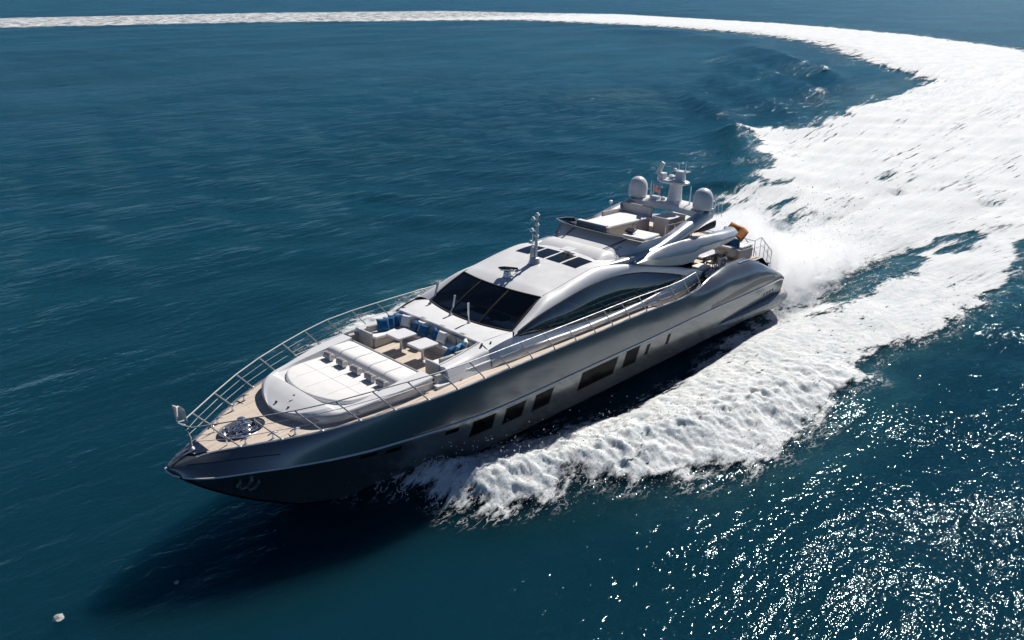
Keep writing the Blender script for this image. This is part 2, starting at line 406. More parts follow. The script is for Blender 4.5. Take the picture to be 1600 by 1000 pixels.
# ---- teak decks
HC, HA, HBw = (10.72, 0.0), .80, .62          # windlass well
DK = MB()
def deck_y(x): return yg(x) - (.10 if x < 11 else .08)
def deck_z(x): return zg(x) - (.05 if x > -8.6 else .05 + min(.30, (-8.6 - x) * .25))
rows = []
for x in np.linspace(-13.0, 9.85, 62): rows.append([(x, deck_y(x) * t, deck_z(x)) for t in np.linspace(-1, 1, 9)])
DK.loft(rows)
angs = [k * 2 * math.pi / 48 for k in range(48)]
rows = [[], [], []]
for a in angs:
    ca, sa = math.cos(a), math.sin(a)
    t = 0.
    while True:
        x = HC[0] + ca * t; y = HC[1] + sa * t
        if x > 11.58 or x < 9.85 or abs(y) > deck_y(x): break
        t += .01
    t -= .01
    xi, yi = HC[0] + ca * HA, HC[1] + sa * HBw; xo, yo = HC[0] + ca * t, HC[1] + sa * t
    for k, w in enumerate((0, .5, 1)):
        x = xi + (xo - xi) * w; rows[k].append((x, yi + (yo - yi) * w, deck_z(x)))
DK.loft(rows, True)
for x0 in (9.85,):
    pass
rows = [[(x, deck_y(x) * t, deck_z(x)) for t in np.linspace(-1, 1, 7)] for x in np.linspace(11.57, 12.28, 6)]
DK.loft(rows)
deck = part('teak_deck', DK, 'teak', ang=50)
gc = MB()
for s in (1, -1):
    rows = []
    for x in XS:
        if x < -13 or x > 12.6: continue
        a, z = yg(x), zg(x); w = .10 if x < 11 else .08
        rows.append([(x, s * (a + .012), z - .02), (x, s * (a + .006), z + .012), (x, s * (a - w), z + .008), (x, s * (a - w), deck_z(x) - .02)])
    gc.loft(rows)
part('gunwale_cap', gc, 'satin', hull)
lk = MB(); z = -1.80
lk.add([(12.22, -.52, z + .05), (12.22, .52, z + .05), (12.62, .34, z + .0), (12.86, 0, z - .02), (12.62, -.34, z + .0)], [(0, 1, 2, 3, 4)])
part('bow_locker', lk, 'bluelocker', deck)
# windlass well
wl = MB(); rows = []
for sc_, dz in ((1.07, .012), (1.0, .03), (.97, 0), (.93, -.16)): rows.append([(HC[0] + HA * sc_ * math.cos(a), HC[1] + HBw * sc_ * math.sin(a), deck_z(10.72) + dz) for a in angs])
wl.loft(rows, True); wl.add([(HC[0] + HA * .93 * math.cos(a), HC[1] + HBw * .93 * math.sin(a), deck_z(10.72) - .16) for a in angs], [tuple(range(48))], 1)
well = part('windlass_well', wl, ['satin', 'bluelocker'])
def windlass(cx, cyy):
    m = MB(); zb_ = deck_z(10.72) - .16
    m.lathe((cx, cyy, zb_), [(.17, 0), (.17, .05), (.11, .09), (.10, .16), (.16, .19), (.17, .24), (.12, .27), (.12, .38), (.16, .41), (.10, .45), (.02, .46)], 20)
    m.box((cx - .25, cyy, zb_ + .10), (.3, .2, .2))
    m.tube([(cx + .1, cyy + .1, zb_ + .16), (cx + .45, cyy * .8 + .05, zb_ + .10), (cx + .66, cyy * .5, zb_ + .05)], .035, 6)
    build('windlass', m, 'chrome', well, bevel=.012)
windlass(10.72, .26); windlass(10.62, -.26)
fit = MB()
zz = deck_z(10.6)
for (x, y, h) in ((10.25, -.1, .34), (11.05, .42, .14), (11.15, -.35, .16), (10.4, .3, .2), (10.9, -.05, .22), (10.5, .05, .28), (11.0, .15, .2)):
    fit.lathe((x, y, zz - .16), [(.05, 0), (.05, h * .7), (.09, h * .8), (.1, h), (.03, h + .03)], 10)
fit.tube([(10.2, -.45, zz - .05), (10.5, -.3, zz + .02), (10.9, -.35, zz - .02), (11.2, -.1, zz - .08)], .04, 6)
fit.tube([(10.1, .3, zz - .05), (10.5, .45, zz + .03), (11.0, .35, zz - .02), (11.3, .1, zz - .08)], .035, 6)
build('mooring_gear', fit, 'chrome', well)
cleats = []
for (x, y) in ((11.15, 1.0), (10.35, 1.42), (9.7, 1.78), (11.15, -1.0), (10.35, -1.42), (9.7, -1.78)):
    c = MB(); z = deck_z(x)
    c.lathe((x, y, z), [(.06, 0), (.045, .03), (.035, .14), (.05, .18)], 10)
    c.tube([(x - .2, y, z + .17), (x - .08, y, z + .20), (x + .08, y, z + .20), (x + .2, y, z + .17)], [.02, .035, .035, .02], 8)
    build('cleat', c, 'chrome', deck)
for (x, y) in ((11.6, .55), (11.5, -.6)):
    c = MB(); z = deck_z(x); c.tube([(x, y, z), (x, y, z + .32), (x + .08, y, z + .36)], [.03, .022, .03], 8); build('fairlead_post', c, 'chrome', deck)

# ---- forward trunk with sunpad recess
tyf = cub([9.53, 9.5, 9.38, 9.17, 8.84, 8.5, 8.08, 7.36, 6.62, 5.6, 4.5], [.0, .38, .84, 1.40, 1.93, 2.2, 2.41, 2.57, 2.74, 2.90, 2.97])
tzf = cub([9.53, 9.17, 8.84, 8.08, 7.36, 6.62, 5.6, 4.5], [-1.27, -1.19, -1.11, -1.03, -.95, -.84, -.70, -.58])
PADZ = -1.02
rows = []; tk = MB(); tkw = MB(); wr = []; lr = []
for x in list(np.linspace(9.53, 9.2, 14)) + list(np.linspace(9.1, 4.5, 34)):
    y, z = max(tyf(x), .004), tzf(x); w = max(0., min(1., (8.40 - x) / .12)); w = w * w * (3 - 2 * w)
    zc_ = z + .17 * min(1, (9.53 - x) / 1.0); pz = zc_ * (1 - w) + PADZ * w; q = []
    yi = min(2.22, y * .86)
    for t in np.linspace(0, .9, 7): q.append((x, yi * t, zc_ * (1 - w) + PADZ * w - (0 if w else .02 * t * t)))
    q += [(x, yi, pz), (x, yi + .04, zc_ * (1 - w) + (z + .05) * w), (x, yi + (y - yi) * .55, z + .035 * w + (zc_ - z) * .35 * (1 - w)), (x, y - .03, z + .01), (x, y, z - .03)]
    rows.append(q)
    dz = deck_z(x); yl = max(y - .05, .003); ov = .05 if x > 8.6 else .05
    wr.append([(x, y, z - .03), (x - (.05 if x > 9.1 else 0), max(y - .05, .003), z - .07), (x - (.06 if x > 9.1 else 0), max(y - .03, .003), dz - .01)])
tk.loft(rows); tk.mirror(); trunk = part('foredeck_trunk', tk, 'silver', ang=40)
tkw.loft(wr); tkw.mirror()
tkw.add([(4.5, -2.94, -.60), (4.5, 2.94, -.60), (4.5, 2.96, deck_z(4.5)), (4.5, -2.96, deck_z(4.5))], [(0, 1, 2, 3)])
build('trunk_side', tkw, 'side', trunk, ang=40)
hk = MB()
hk.tube([(9.0, .30, -1.06), (8.62, .52, -.985)], .03, 6)
for p in ((9.2, .55, -1.15), (9.28, -.15, -1.15), (8.7, .15, -.98)): hk.lathe(p, [(.05, -.02), (.05, .03), (.01, .04)], 8)
build('deck_fittings', hk, 'rubber', trunk)
hl = MB(); hl.tube([(8.95, .75, -1.04), (8.5, 1.05, -.955)], .008, 5); build('hatch_seam', hl, 'seam', trunk)
for x in (8.9, 7.6):
    l = MB(); l.lathe((x, tyf(x) + .01, deck_z(x) + .12), [(.05, 0), (.06, .03), (.03, .06)], 8); build('courtesy_light', l, 'white', trunk)

# ---- lounge: floor level with the deck; coaming, sofas
FL = -1.0
co = MB()
def coam(x):     # outer crease y,z
    return (np.interp(x, [.3, 1.4, 2.45, 3.9], [3.1, 3.03, 2.95, 2.95]), np.interp(x, [.3, 1.4, 2.45, 3.9], [-.03, -.2, -.36, -.47]))
rows = []
for x in np.linspace(3.82, 1.70, 14):
    y, z = coam(x); zi = np.interp(x, [1.7, 2.75, 3.9], [-.12, -.33, -.50])
    rows.append([(x, 2.46, FL), (x, 2.46, zi + .02), (x, 2.52, zi + .05), (x, 2.60, zi + .03), (x, y - .15, z + .05), (x, y, z), (x, y + .05, z - .08), (x, yg(x) - .62, deck_z(x) - .02)])
co.loft(rows); co.add(rows[0], [tuple(range(8))])
co.mirror()
# foredeck panel from the lounge back to the windscreen foot and out to the side
def ws_bot(s): y = 2.6 * s; return (.36 * (1 - s * s), y, -.06 * (1 - s * s) + 0)
A, B = [], []
for s in np.linspace(-1, 1, 17):
    A.append((1.70, 2.52 * s, -.07)); b = ws_bot(s); B.append((b[0] - .03, b[1], b[2] - .012))
co.patch(A, B, 6, (0, 0, .03))
co.loft([[(1.70, 2.46 * t, FL) for t in np.linspace(-1, 1, 5)], [(1.70, 2.52 * t, -.07) for t in np.linspace(-1, 1, 5)]])
E1 = MB()
for s in (1, -1):
    A = [(1.70, s * 2.52, -.07), (1.1, s * 2.55, -.04), (.5, s * 2.58, -.01), (-.03, s * 2.6, -.012)]
    y1, z1 = coam(1.70)
    B = [(1.70, s * y1, z1), (1.1, s * 3.06, -.14), (.5, s * 3.1, -.02), (.2, s * 2.95, .0)]
    co.patch(A, B, 4, (0, 0, .03))
coaming = part('lounge_coaming', co, 'silver', ang=40)
rim = MB()
rim.tube([(3.8, 2.50, -.44), (2.75, 2.5, -.29), (1.74, 2.5, -.06), (1.74, 0, -.03), (1.74, -2.5, -.06), (2.75, -2.5, -.29), (3.8, -2.5, -.44)], .045, 8)
build('coaming_trim', rim, 'white', coaming)
# sofa: U shape, base (grey) + seat cushions + back cushions
sf = MB(); z0 = FL
sf.box((2.0, 0, z0 + .17), (.62, 4.9, .34)); sf.box((2.95, 2.12, z0 + .17), (1.62, .66, .34)); sf.box((2.95, -2.05, z0 + .17), (1.62, .82, .34))
sofa = part('lounge_sofa', sf, 'sofa', bevel=.02)
st_ = MB()
for y0, y1 in ((-2.44, -1.25), (-1.22, 0), (.03, 1.25), (1.28, 2.44)): st_.box((2.03, (y0 + y1) / 2, z0 + .40), (.66, y1 - y0 - .02, .13))
st_.box((3.08, 2.12, z0 + .40), (1.36, .68, .13)); st_.box((3.08, -2.05, z0 + .40), (1.36, .84, .13))
build('seat_cushion', st_, 'cushion', sofa, bevel=.05, every=True)
bk = MB()
for y0, y1 in ((-2.4, -1.25), (-1.22, 0), (.03, 1.25), (1.28, 2.4)): bk.box((1.80, (y0 + y1) / 2, z0 + .66), (.14, y1 - y0 - .02, .42), (0, .12, 0))
for s in (1, -1):
    for x in (2.5, 3.3): bk.box((x, s * 2.36, z0 + .60 - .05 * (x - 2.5)), (.76, .13, .36), (s * .12, 0, 0))
build('back_cushion', bk, 'sofa', sofa, bevel=.05, every=True)
cb = MB()     # end consoles of the sofa beside the steps
for s in (1, -1):
    cb.box((3.84, s * 2.16, z0 + .28), (.12, .80, .66)); cb.box((4.05, s * 2.86, z0 + .12), (.5, .18, .52), (s * .2, 0, 0))
build('console', cb, 'sofa', sofa, bevel=.03)
stp = MB()
for s in (1, -1): stp.box((4.16, s * 3.02, deck_z(4.1) + .05), (.62, .30, .10)); stp.box((4.16, s * 2.62, deck_z(4.1) + .0), (.62, .5, .06), m=1)
part('lounge_step', stp, ['white', 'dark_int'], coaming, bevel=.015)

# ---- house: sill, side glass, arch, windscreen, roof
WT = cat_curve([(.42, 3.14, .05), (-1.05, 3.05, .48), (-2.75, 2.95, .78), (-4.45, 2.90, 1.03), (-6.3, 2.87, 1.09), (-8.3, 2.88, .91), (-10.4, 2.98, .48), (-11.85, 3.12, .10)], 41)
WB = cat_curve([(.42, 3.14, .04), (-1.3, 3.2, -.12), (-3.4, 3.25, -.28), (-7.1, 3.25, -.40), (-9.6, 3.23, -.22), (-11.85, 3.12, .09)], 41)
CR = cat_curve([(.02, 2.66, .01), (-.95, 2.56, .52), (-1.9, 2.47, 1.02), (-2.8, 2.44, 1.17), (-3.8, 2.46, 1.39), (-5.3, 2.5, 1.64), (-6.6, 2.6, 1.56), (-7.9, 2.72, 1.38), (-10.1, 2.88, .90), (-11.6, 2.96, .58), (-12.7, 3.04, .24), (-13.4, 3.12, -.05)], 61)
def by_x(C, x): 
    xs = [-p[0] for p in C]; return tuple(np.interp(-x, xs, [p[k] for p in C]) for k in range(3))
sl = MB(); rows = []
for p in WB:
    x = p[0]; dz = deck_z(x) - .02; yo = min(yg(x) - .50, 3.42)
    rows.append([(x, p[1], p[2]), (x, p[1] + .015, p[2] - .03), (x, p[1] * .4 + yo * .6 + .03, p[2] * .55 + dz * .45), (x, yo + .02, dz * .85 + p[2] * .15), (x, yo, dz)])
front = []
for x in np.linspace(1.7, .42, 8):
    y, z = coam(x); y2, z2 = y, z; w = (1.7 - x) / 1.28; yo = (yg(x) - .62) * (1 - w) + min(yg(.42) - .5, 3.42) * w; dz = deck_z(x) - .02
    a = (x, y * (1 - w) + 3.14 * w, z * (1 - w) + .04 * w)
    front.append([a, (x, a[1] + .03, a[2] - .05), (x, a[1] * .4 + yo * .6 + .03, a[2] * .55 + dz * .45), (x, yo + .02, dz * .85 + a[2] * .15), (x, yo, dz)])
sl.loft(front[:-1] + rows)
rows = []
for x in np.linspace(-11.85, -13.4, 8):
    c = by_x(CR, x); w = (-11.85 - x) / 1.55; yo = min(yg(x) - .50, 3.42); dz = deck_z(x) - .02
    a = (x, 3.12 * (1 - w) + c[1] * w, .095 * (1 - w) + c[2] * w)
    rows.append([a, (x, a[1] + .015, a[2] - .03), (x, a[1] * .4 + yo * .6, a[2] * .55 + dz * .45), (x, yo, dz * .85 + a[2] * .15), (x, yo - .02, dz)])
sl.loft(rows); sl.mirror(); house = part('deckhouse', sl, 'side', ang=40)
sg = MB(); sg.patch(WT, WB, 8, (0, .05, 0)); sg.mirror(); build('side_window', sg, 'glass', house, ang=60)
# dark framing strip behind the edge of the side glass and a mullion
sm = MB()
sm.tube([(p[0], p[1] - .02, p[2]) for p in WT[1:-1]], .05, 6); sm.tube([(p[0], p[1] - .02, p[2]) for p in WB[1:-1]], .06, 6)
for x, dx in ((-5.9, .15), (-8.2, .1)):
    a, b = by_x(WT, x - dx), by_x(WB, x + dx); sm.tube([a[:1] + (a[1] - .05,) + a[2:], b[:1] + (b[1] - .05,) + b[2:]], .03, 6)
sm.mirror(); build('window_frame', sm, 'rubber', house)
ar = MB(); rows = []
n = 61
for i in range(n):
    c = CR[i]; x = c[0]; x2 = min(x + .25 * max(0, 1 - abs(x) / 3), .42) if x > -2 else x
    w_ = by_x(WT, max(min(x2 + (.4 if x > -.6 else .15 if x > -2 else 0), .42), -11.85)); 
    if x < -11.85: w_ = (x, 3.12 * (1 - (-11.85 - x) / 1.55) + c[1] * (-11.85 - x) / 1.55, .095 * (1 - (-11.85 - x) / 1.55) + c[2] * (-11.85 - x) / 1.55)
    q = []
    for t in np.linspace(0, 1, 8):
        b = 4 * t * (1 - t); q.append((c[0] + (w_[0] - c[0]) * t, c[1] + (w_[1] - c[1]) * t + .07 * b, c[2] + (w_[2] - c[2]) * t + .09 * b))
    rows.append(q)
ar.loft(rows); ar.mirror(); build('roof_arch', ar, 'silver', house, ang=60)
# windscreen
def ws_top(s): return (-1.90 + .36 * (1 - s * s), 2.42 * s, 1.0 + .03 * (1 - s * s))
SS = np.linspace(-1, 1, 25)
wg = MB(); wg.patch([ws_top(s) for s in SS], [ws_bot(s) for s in SS], 6, (.03, 0, .05))
wsc = build('windscreen', wg, 'wsglass', house, ang=60)
wf = MB()
wf.tube([(p[0] + .01, p[1], p[2] + .005) for p in (ws_top(s) for s in SS)], .05, 6); wf.tube([(p[0] + .0, p[1], p[2] + .0) for p in (ws_bot(s) for s in SS)], .045, 6)
for s in (-1, -.36, .36, 1):
    a, b = Vector(ws_top(s)), Vector(ws_bot(s)); pts = [a.lerp(b, t) + Vector((.03, 0, .05)) * (4 * t * (1 - t)) + Vector((-.02, 0, -.01)) for t in np.linspace(0, 1, 7)]
    wf.tube(pts, .06 if abs(s) < 1 else .05, 6)
build('windscreen_frame', wf, 'rubber', house)
# interior glimpsed through the glass
di = MB()
di.box((-.70, -1.6, -.13), (1.0, 1.2, .06), (0, -.06, 0)); di.box((-.55, 0, -.15), (.9, 1.3, .06), (0, -.06, 0)); di.box((-.70, 1.65, -.13), (.7, 1.3, .06), (0, -.06, 0)); build('dashboard', di, 'dash', house)
d2 = MB(); d2.box((-.95, .9, -.05), (.5, .9, .28), (0, -.3, 0)); d2.box((-.95, -.2, -.07), (.4, .6, .22), (0, -.3, 0)); d2.box((-1.9, 0, -.75), (.1, 5.3, .3))
d2.box((-6, 0, -.92), (12.5, 6.0, .06)); d2.box((-12.6, 0, -.3), (.1, 5.8, 1.4)); d2.box((-3.6, -.9, -.5), (1.2, 1.6, .8)); d2.box((-8, -1.9, -.55), (3, 1, .7)); d2.box((-7.6, 1.4, -.55), (2.2, .9, .7))
build('saloon_interior', d2, 'dark_int', house)
cu = MB()
for x in (-2.35, -3.1): cu.box((x, 2.78 - .05 * (x + 2.3), .15), (.26, .08, .9), (0, .12, 0))
build('curtain', cu, 'curtain', house, bevel=.03)
wp = MB()
for x, y, h, lean in ((.56, .62, .86, 0.02), (.50, -.62, .80, -.16), (.26, -2.3, .84, -.30)):
    wp.tube([(x, y, -.04), (x - .01, y, .10), (x + lean, y, h * .35)], [.045, .02, .03], 8); wp.tube([(x + lean, y, h * .35), (x + lean * 1.6, y, h)], [.045, .05], 8)
    wp.lathe((x, y, -.05), [(.08, 0), (.08, .05), (.05, .08)], 10)
for w_ in (1,): part('wiper', wp, 'satin', wsc if False else house)
bl = MB()
for p in ((1.35, 2.78, -.10), (1.75, 2.68, -.10), (1.35, -2.78, -.10), (1.75, -2.68, -.1)): bl.box(p, (.16, .07, .09), (0, 0, .6 if p[1] > 0 else -.6))
build('deck_hinge', bl, 'rubber', coaming, bevel=.01)

# roof skin
RC = cub([-1.4, -2.8, -4, -5, -6, -6.6, -7.4, -9], [1.0, 1.35, 1.57, 1.68, 1.75, 1.78, 1.78, 1.7])
rf = MB(); rows = []
cru = [p for p in CR if -8.6 <= p[0] <= -1.88]
x0 = ws_top(1)
for i, p in enumerate(cru):
    q = []
    w = max(0., 1 - (-1.9 - p[0]) / 2.2) if p[0] < -1.9 else 1.
    for s in SS:
        x = p[0] + .36 * (1 - s * s) * w; zc_ = RC(p[0]) if p[0] < -2.0 else 1.03
        if i == 0: q.append((ws_top(s)[0], p[1] * s, ws_top(s)[2]))
        else:
            e = abs(s) ** 2.6; q.append((x, p[1] * s, zc_ * (1 - e) + p[2] * e))
    rows.append(q)
rf.loft(rows); roof = part('coach_roof', rf, 'white', ang=50)
def roof_z(x, y):
    c = by_x(CR, x); e = min(1, abs(y / c[1])) ** 2.6; return RC(x) * (1 - e) + c[2] * e
gt = MB(); gt.tube([(p[0], p[1] - .03, p[2] + .004) for p in CR if -8.3 < p[0] < -1.9], .022, 6); gt.mirror(); build('roof_gutter', gt, 'white', roof)
for y0 in (-1.90, -.92, .06, 1.04):
    for_ = MB(); rows = []
    for x in np.linspace(-4.72, -5.92, 5): rows.append([(x, y, roof_z(x, y) + .012) for y in np.linspace(y0 + .02, y0 + .86, 5)])
    for_.loft(rows); build('skylight', for_, 'solar', roof)
wt = MB(); wt.box((-6.05, .30, 1.94), (.62, .62, .03), (0, .05, .05)); wt.box((-6.05, .30, 1.85), (.1, .1, .16)); build('flat_aerial', wt, 'white', roof, bevel=.01)
# horn / searchlight
hn = MB(); hn.lathe((-2.28, .02, 1.26), [(.20, 0), (.17, .18), (.15, .30)], 14); hn.box((-2.30, .0, 1.60), (.26, .62, .10), (0, 0, .5)); build('searchlight', hn, 'satin', roof, bevel=.03)
hk2 = MB(); hk2.tube([(-2.05, -.30, 1.66), (-2.2, -.1, 1.70), (-2.45, .15, 1.68), (-2.6, .36, 1.66)], .05, 8); build('searchlight_lamp', hk2, 'rubber', roof)
# forward mast with light brackets
ms = MB(); bz_ = 1.55
ms.lathe((-4.05, 0, bz_), [(.30, 0), (.26, .10), (.20, .28), (.17, .30)], 16); ms.box((-4.0, -.06, bz_ + .5), (.22, .22, .55), taper=.8)
ms.tube([(-4.05, .05, bz_ + .3), (-4.08, .05, bz_ + 1.0), (-4.12, .05, bz_ + 2.25)], [.085, .07, .05], 10)
mast = part('signal_mast', ms, 'satin', bevel=.01)
ml = MB()
for z, dx in ((.95, .25), (1.30, .0), (1.52, .22), (1.82, .0), (2.05, .18), (2.26, .0)):
    ml.lathe((-4.08 + dx * .4, .05 - dx, bz_ + z), [(.10, -.03), (.12, 0), (.10, .03), (.06, .10), (.02, .12)], 10)
    if dx: ml.tube([(-4.08, .05, bz_ + z), (-4.08 + dx * .4, .05 - dx, bz_ + z)], .025, 6)
ml.tube([(-4.0, -.12, bz_ + .7), (-4.0, -.12, bz_ + 1.35)], .02, 6)
build('mast_light', ml, 'white', mast)

# ---- flybridge front: fairing, sloping panel, visor
HLF = 2.12
hf = MB(); rows = []
for y in np.linspace(-HLF, HLF, 25):
    e = max(0., (abs(y) - 1.75) / .37); dn = .30 * e ** 2.2; xr = .25 * e ** 2
    rows.append([(x - xr, y, max(z - dn, roof_z(max(x, -8.3), y) - .03)) for x, z in ((-6.28, 1.73), (-6.42, 1.80), (-6.62, 1.88), (-6.85, 1.93), (-7.1, 1.945), (-7.3, 1.93), (-7.45, 1.88))])
hf.loft(rows); fair = part('flybridge_fairing', hf, 'white', ang=60)
fp = MB(); rows = []
for y in np.linspace(-1, 1, 25):
    e = abs(y) ** 4
    a = (-7.28 - .45 * e, 2.10 * y, 1.895 - .32 * e); b = (-8.80 - .1 * e, 2.62 * y, 2.22 - .0 * e)
    rows.append([tuple(a[k] + (b[k] - a[k]) * t for k in range(3)) for t in np.linspace(0, 1, 6)])
fp.loft(rows)
# cheeks from the panel back along the cockpit
for s in (1, -1):
    A = [(-8.72, s * 2.62, 2.28), (-9.6, s * 2.5, 2.22), (-10.6, s * 2.46, 2.2), (-12., s * 2.42, 2.3)]; B = [(-7.73, s * 2.12, 1.56), (-9., s * 2.6, 1.55), (-10.6, s * 2.62, 1.5), (-12, s * 2.6, 1.5)]
    fp.patch(A, B, 5)
flyp = part('flybridge_front', fp, 'silver', ang=60)
sm_ = MB()
for y in (-.62, .62):
    a = (-7.28, 2.10 * y, 1.90); b = (-8.78, 2.62 * y, 2.225); sm_.tube([a, b], .022, 6)
sm_.tube([(-7.27 - .45 * abs(y) ** 4, 2.10 * y, 1.905 - .32 * abs(y) ** 4) for y in np.linspace(-1, 1, 21)], .028, 6)
build('panel_joint', sm_, 'rubber', flyp)
lg = MB()
for s in (1, -1):
    c = Vector((-7.72, s * 1.93, 2.03)); e1 = Vector((-.95, s * .18, .30)).normalized(); e2 = Vector((.1, s * 1, -.05)).normalized()
    pts = [c + e1 * (.11 * math.sin(a)) + e2 * (.11 * math.cos(a)) for a in np.linspace(.7, 5.6, 14)]; lg.tube(pts + [c + e2 * .02 - e1 * .03], .022, 5); lg.tube([c + e1 * .10 - e2 * .02, c + e1 * .17 + e2 * .06], .022, 5)
build('emblem', lg, 'rubber', flyp)
vz = MB(); rows = []
for y in np.linspace(-1, 1, 29):
    e = abs(y) ** 3
    o = (-8.20 - .42 * e, 2.78 * y, 2.40 + .05 * e); i_ = (-9.16 - .12 * e, 2.5 * y, 2.20 + .04 * e)
    rows.append([o, tuple((o[k] + i_[k]) / 2 - (.015 if k == 2 else 0) for k in range(3)), i_])
vz.loft(rows); visor = part('wind_visor', vz, 'smoke', ang=60)
vr = MB(); vr.tube([q[0] for q in rows], .03, 6); rr2 = [rows[-1][0], (-9.3, 2.72, 2.42), (-9.75, 2.6, 2.36), (-9.8, 2.45, 2.25)]; vr.tube(rr2, .03, 6); vr.tube([(x, -y, z) for x, y, z in rr2], .03, 6); build('visor_rim', vr, 'satin', visor)
vs2 = MB()
for s in (1, -1): vs2.patch([(-8.64, s * 2.78, 2.45), (-9.3, s * 2.70, 2.41), (-9.75, s * 2.58, 2.35)], [(-9.08, s * 2.5, 2.3), (-9.4, s * 2.48, 2.22), (-9.8, s * 2.46, 2.2)], 2)
build('visor_side', vs2, 'smoke', visor)
# flybridge cockpit
fc = MB()
fc.loft([[(-8.5, y, 1.62) for y in (-2.5, 0, 2.5)], [(-15.2, y, 1.50) for y in (-2.5, 0, 2.5)]])
fdk = part('flybridge_deck', fc, 'teak')
fs = MB()
fs.box((-9.36, -.95, 2.0), (.3, 2.0, .80)); fs.box((-11.2, -1.02, 1.9), (3.9, 1.70, .68)); fs.box((-10.1, 1.45, 1.83), (1.7, 1.5, .5), (0, 0, .08))
fsb = part('flybridge_seating', fs, 'sofa', bevel=.04)
fcu = MB(); fcu.box((-11.2, -1.02, 2.29), (3.9, 1.72, .12)); fcu.box((-9.36, -1.0, 2.43), (.28, 1.9, .10)); fcu.box((-10.2, 1.40, 2.13), (1.5, 1.3, .13), (0, 0, .08))
fcu.box((-14.0, -1.6, 2.2), (.7, 1.3, .14)); build('seat_cushion', fcu, 'cushion', fsb, bevel=.045, every=True)
fb = MB(); fb.box((-13.3, -1.15, 2.52), (.18, 1.95, .62), (0, -.12, .0)); fb.box((-12.4, -2.02, 2.35), (2.0, .14, .4)); build('backrest', fb, 'sofa', fsb, bevel=.05, every=True)
fo = MB(); fo.box((-9.9, .98, 2.34), (.32, .5, .12), (0, .4, 0)); build('helm_console', fo, 'darkgrey', fsb, bevel=.03)
cbm = MB(); cbm.box((-13.6, .74, 2.0), (1.5, .98, .94)); bar = part('bar_cabinet', cbm, 'sofa', bevel=.02)
cbt = MB(); cbt.box((-13.6, .74, 2.49), (1.56, 1.04, .05)); build('worktop', cbt, 'white', bar, bevel=.012)
fr_ = MB()
for x in (-11.6, -12.4):
    fr_.tube([(x, 1.9, 1.55), (x, 1.9, 2.42), (x - .1, 1.9, 2.48), (x - .75, 1.9, 2.48)], .028, 6)
fr_.tube([(-13.2, 2.0, 1.5), (-13.2, 2.0, 2.4), (-13.9, 2.0, 2.4), (-13.9, 2.0, 1.5)], .025, 6)
part('flybridge_rail', fr_, 'satin')
wh = MB()
wh.tube([(-10.25 + .0 * a, .98 + .17 * math.cos(a), 2.46 + .17 * math.sin(a)) for a in np.linspace(0, 2 * math.pi, 15)], .018, 6); build('steering_wheel', wh, 'rubber', fsb)

# ---- swept arch limbs, wings, beam
lb = MB(); rows = []
SPN = cat_curve([(-6.0, 2.36, 1.60), (-7.2, 2.40, 1.56), (-8.6, 2.42, 1.56), (-10.0, 2.42, 1.66), (-11.2, 2.40, 1.88), (-12.4, 2.36, 2.15), (-13.5, 2.28, 2.40), (-14.4, 2.18, 2.56), (-15.2, 2.05, 2.62)], 40)
for p in SPN:
    x = p[0]; h = np.interp(-x, [6, 7.2, 8.6, 10, 11.2, 12.4, 13.5, 14.4, 15.2], [.03, .12, .19, .24, .28, .32, .31, .29, .26]); w = np.interp(-x, [6, 7.2, 8.6, 10, 12.4, 15.2], [.05, .24, .33, .36, .36, .34])
    q = []
    for k in range(16):
        a = k * 2 * math.pi / 16; ca, sa = math.cos(a), math.sin(a); e = .75
        q.append((x + .35 * h * sa, p[1] + w * math.copysign(abs(ca) ** e, ca), p[2] + h * math.copysign(abs(sa) ** e, sa)))
    rows.append(q)
lb.loft(rows, True, caps=True); lb.mirror(); limb = part('radar_arch', lb, 'wing', ang=60)
bm_ = MB(); rows = []
for y in np.linspace(-2.35, 2.35, 21):
    dz = .06 * (1 - (y / 2.35) ** 2); xx = .25 * (1 - (y / 2.35) ** 2)
    rows.append([(-13.95 - xx, y, 2.55 + dz), (-13.98 - xx, y, 2.82 + dz), (-14.15 - xx, y, 2.92 + dz), (-15.25 - xx, y, 2.92 + dz), (-15.35 - xx, y, 2.80 + dz), (-15.2 - xx, y, 2.6 + dz)])
bm_.loft(rows, True, caps=True); build('arch_beam', bm_, 'white', limb, ang=40)
it = MB(); rows = []
for x in np.linspace(-13.2, -15.3, 12):
    e = (-13.2 - x) / 2.1; h = .20 * math.sin(math.pi * min(1, e * .55 + .02)) ; zc_ = 1.98 + .16 * e
    rows.append([(x, 2.50 + .04 * math.sin(math.pi * t), zc_ - h + 2 * h * t) for t in np.linspace(0, 1, 5)])
it.loft(rows); it.mirror(); build('air_intake', it, 'rubber', limb, ang=60)
wgm = MB(); rows = []
WGS = [(-7.9, 2.82, 1.52, 2.86, 1.40), (-8.6, 2.82, 1.62, 2.94, 1.24), (-9.6, 2.80, 1.76, 3.0, 1.02), (-10.6, 2.80, 1.86, 3.0, .82), (-11.7, 2.82, 1.88, 3.04, .66), (-12.6, 2.86, 1.84, 3.08, .66), (-13.1, 2.87, 1.82, 3.08, .93), (-14.4, 2.88, 1.74, 3.04, .98), (-15.6, 2.84, 1.64, 2.96, 1.0), (-16.8, 2.70, 1.54, 2.80, 1.02), (-17.6, 2.46, 1.45, 2.54, 1.06), (-18.2, 2.02, 1.38, 2.05, 1.08)]
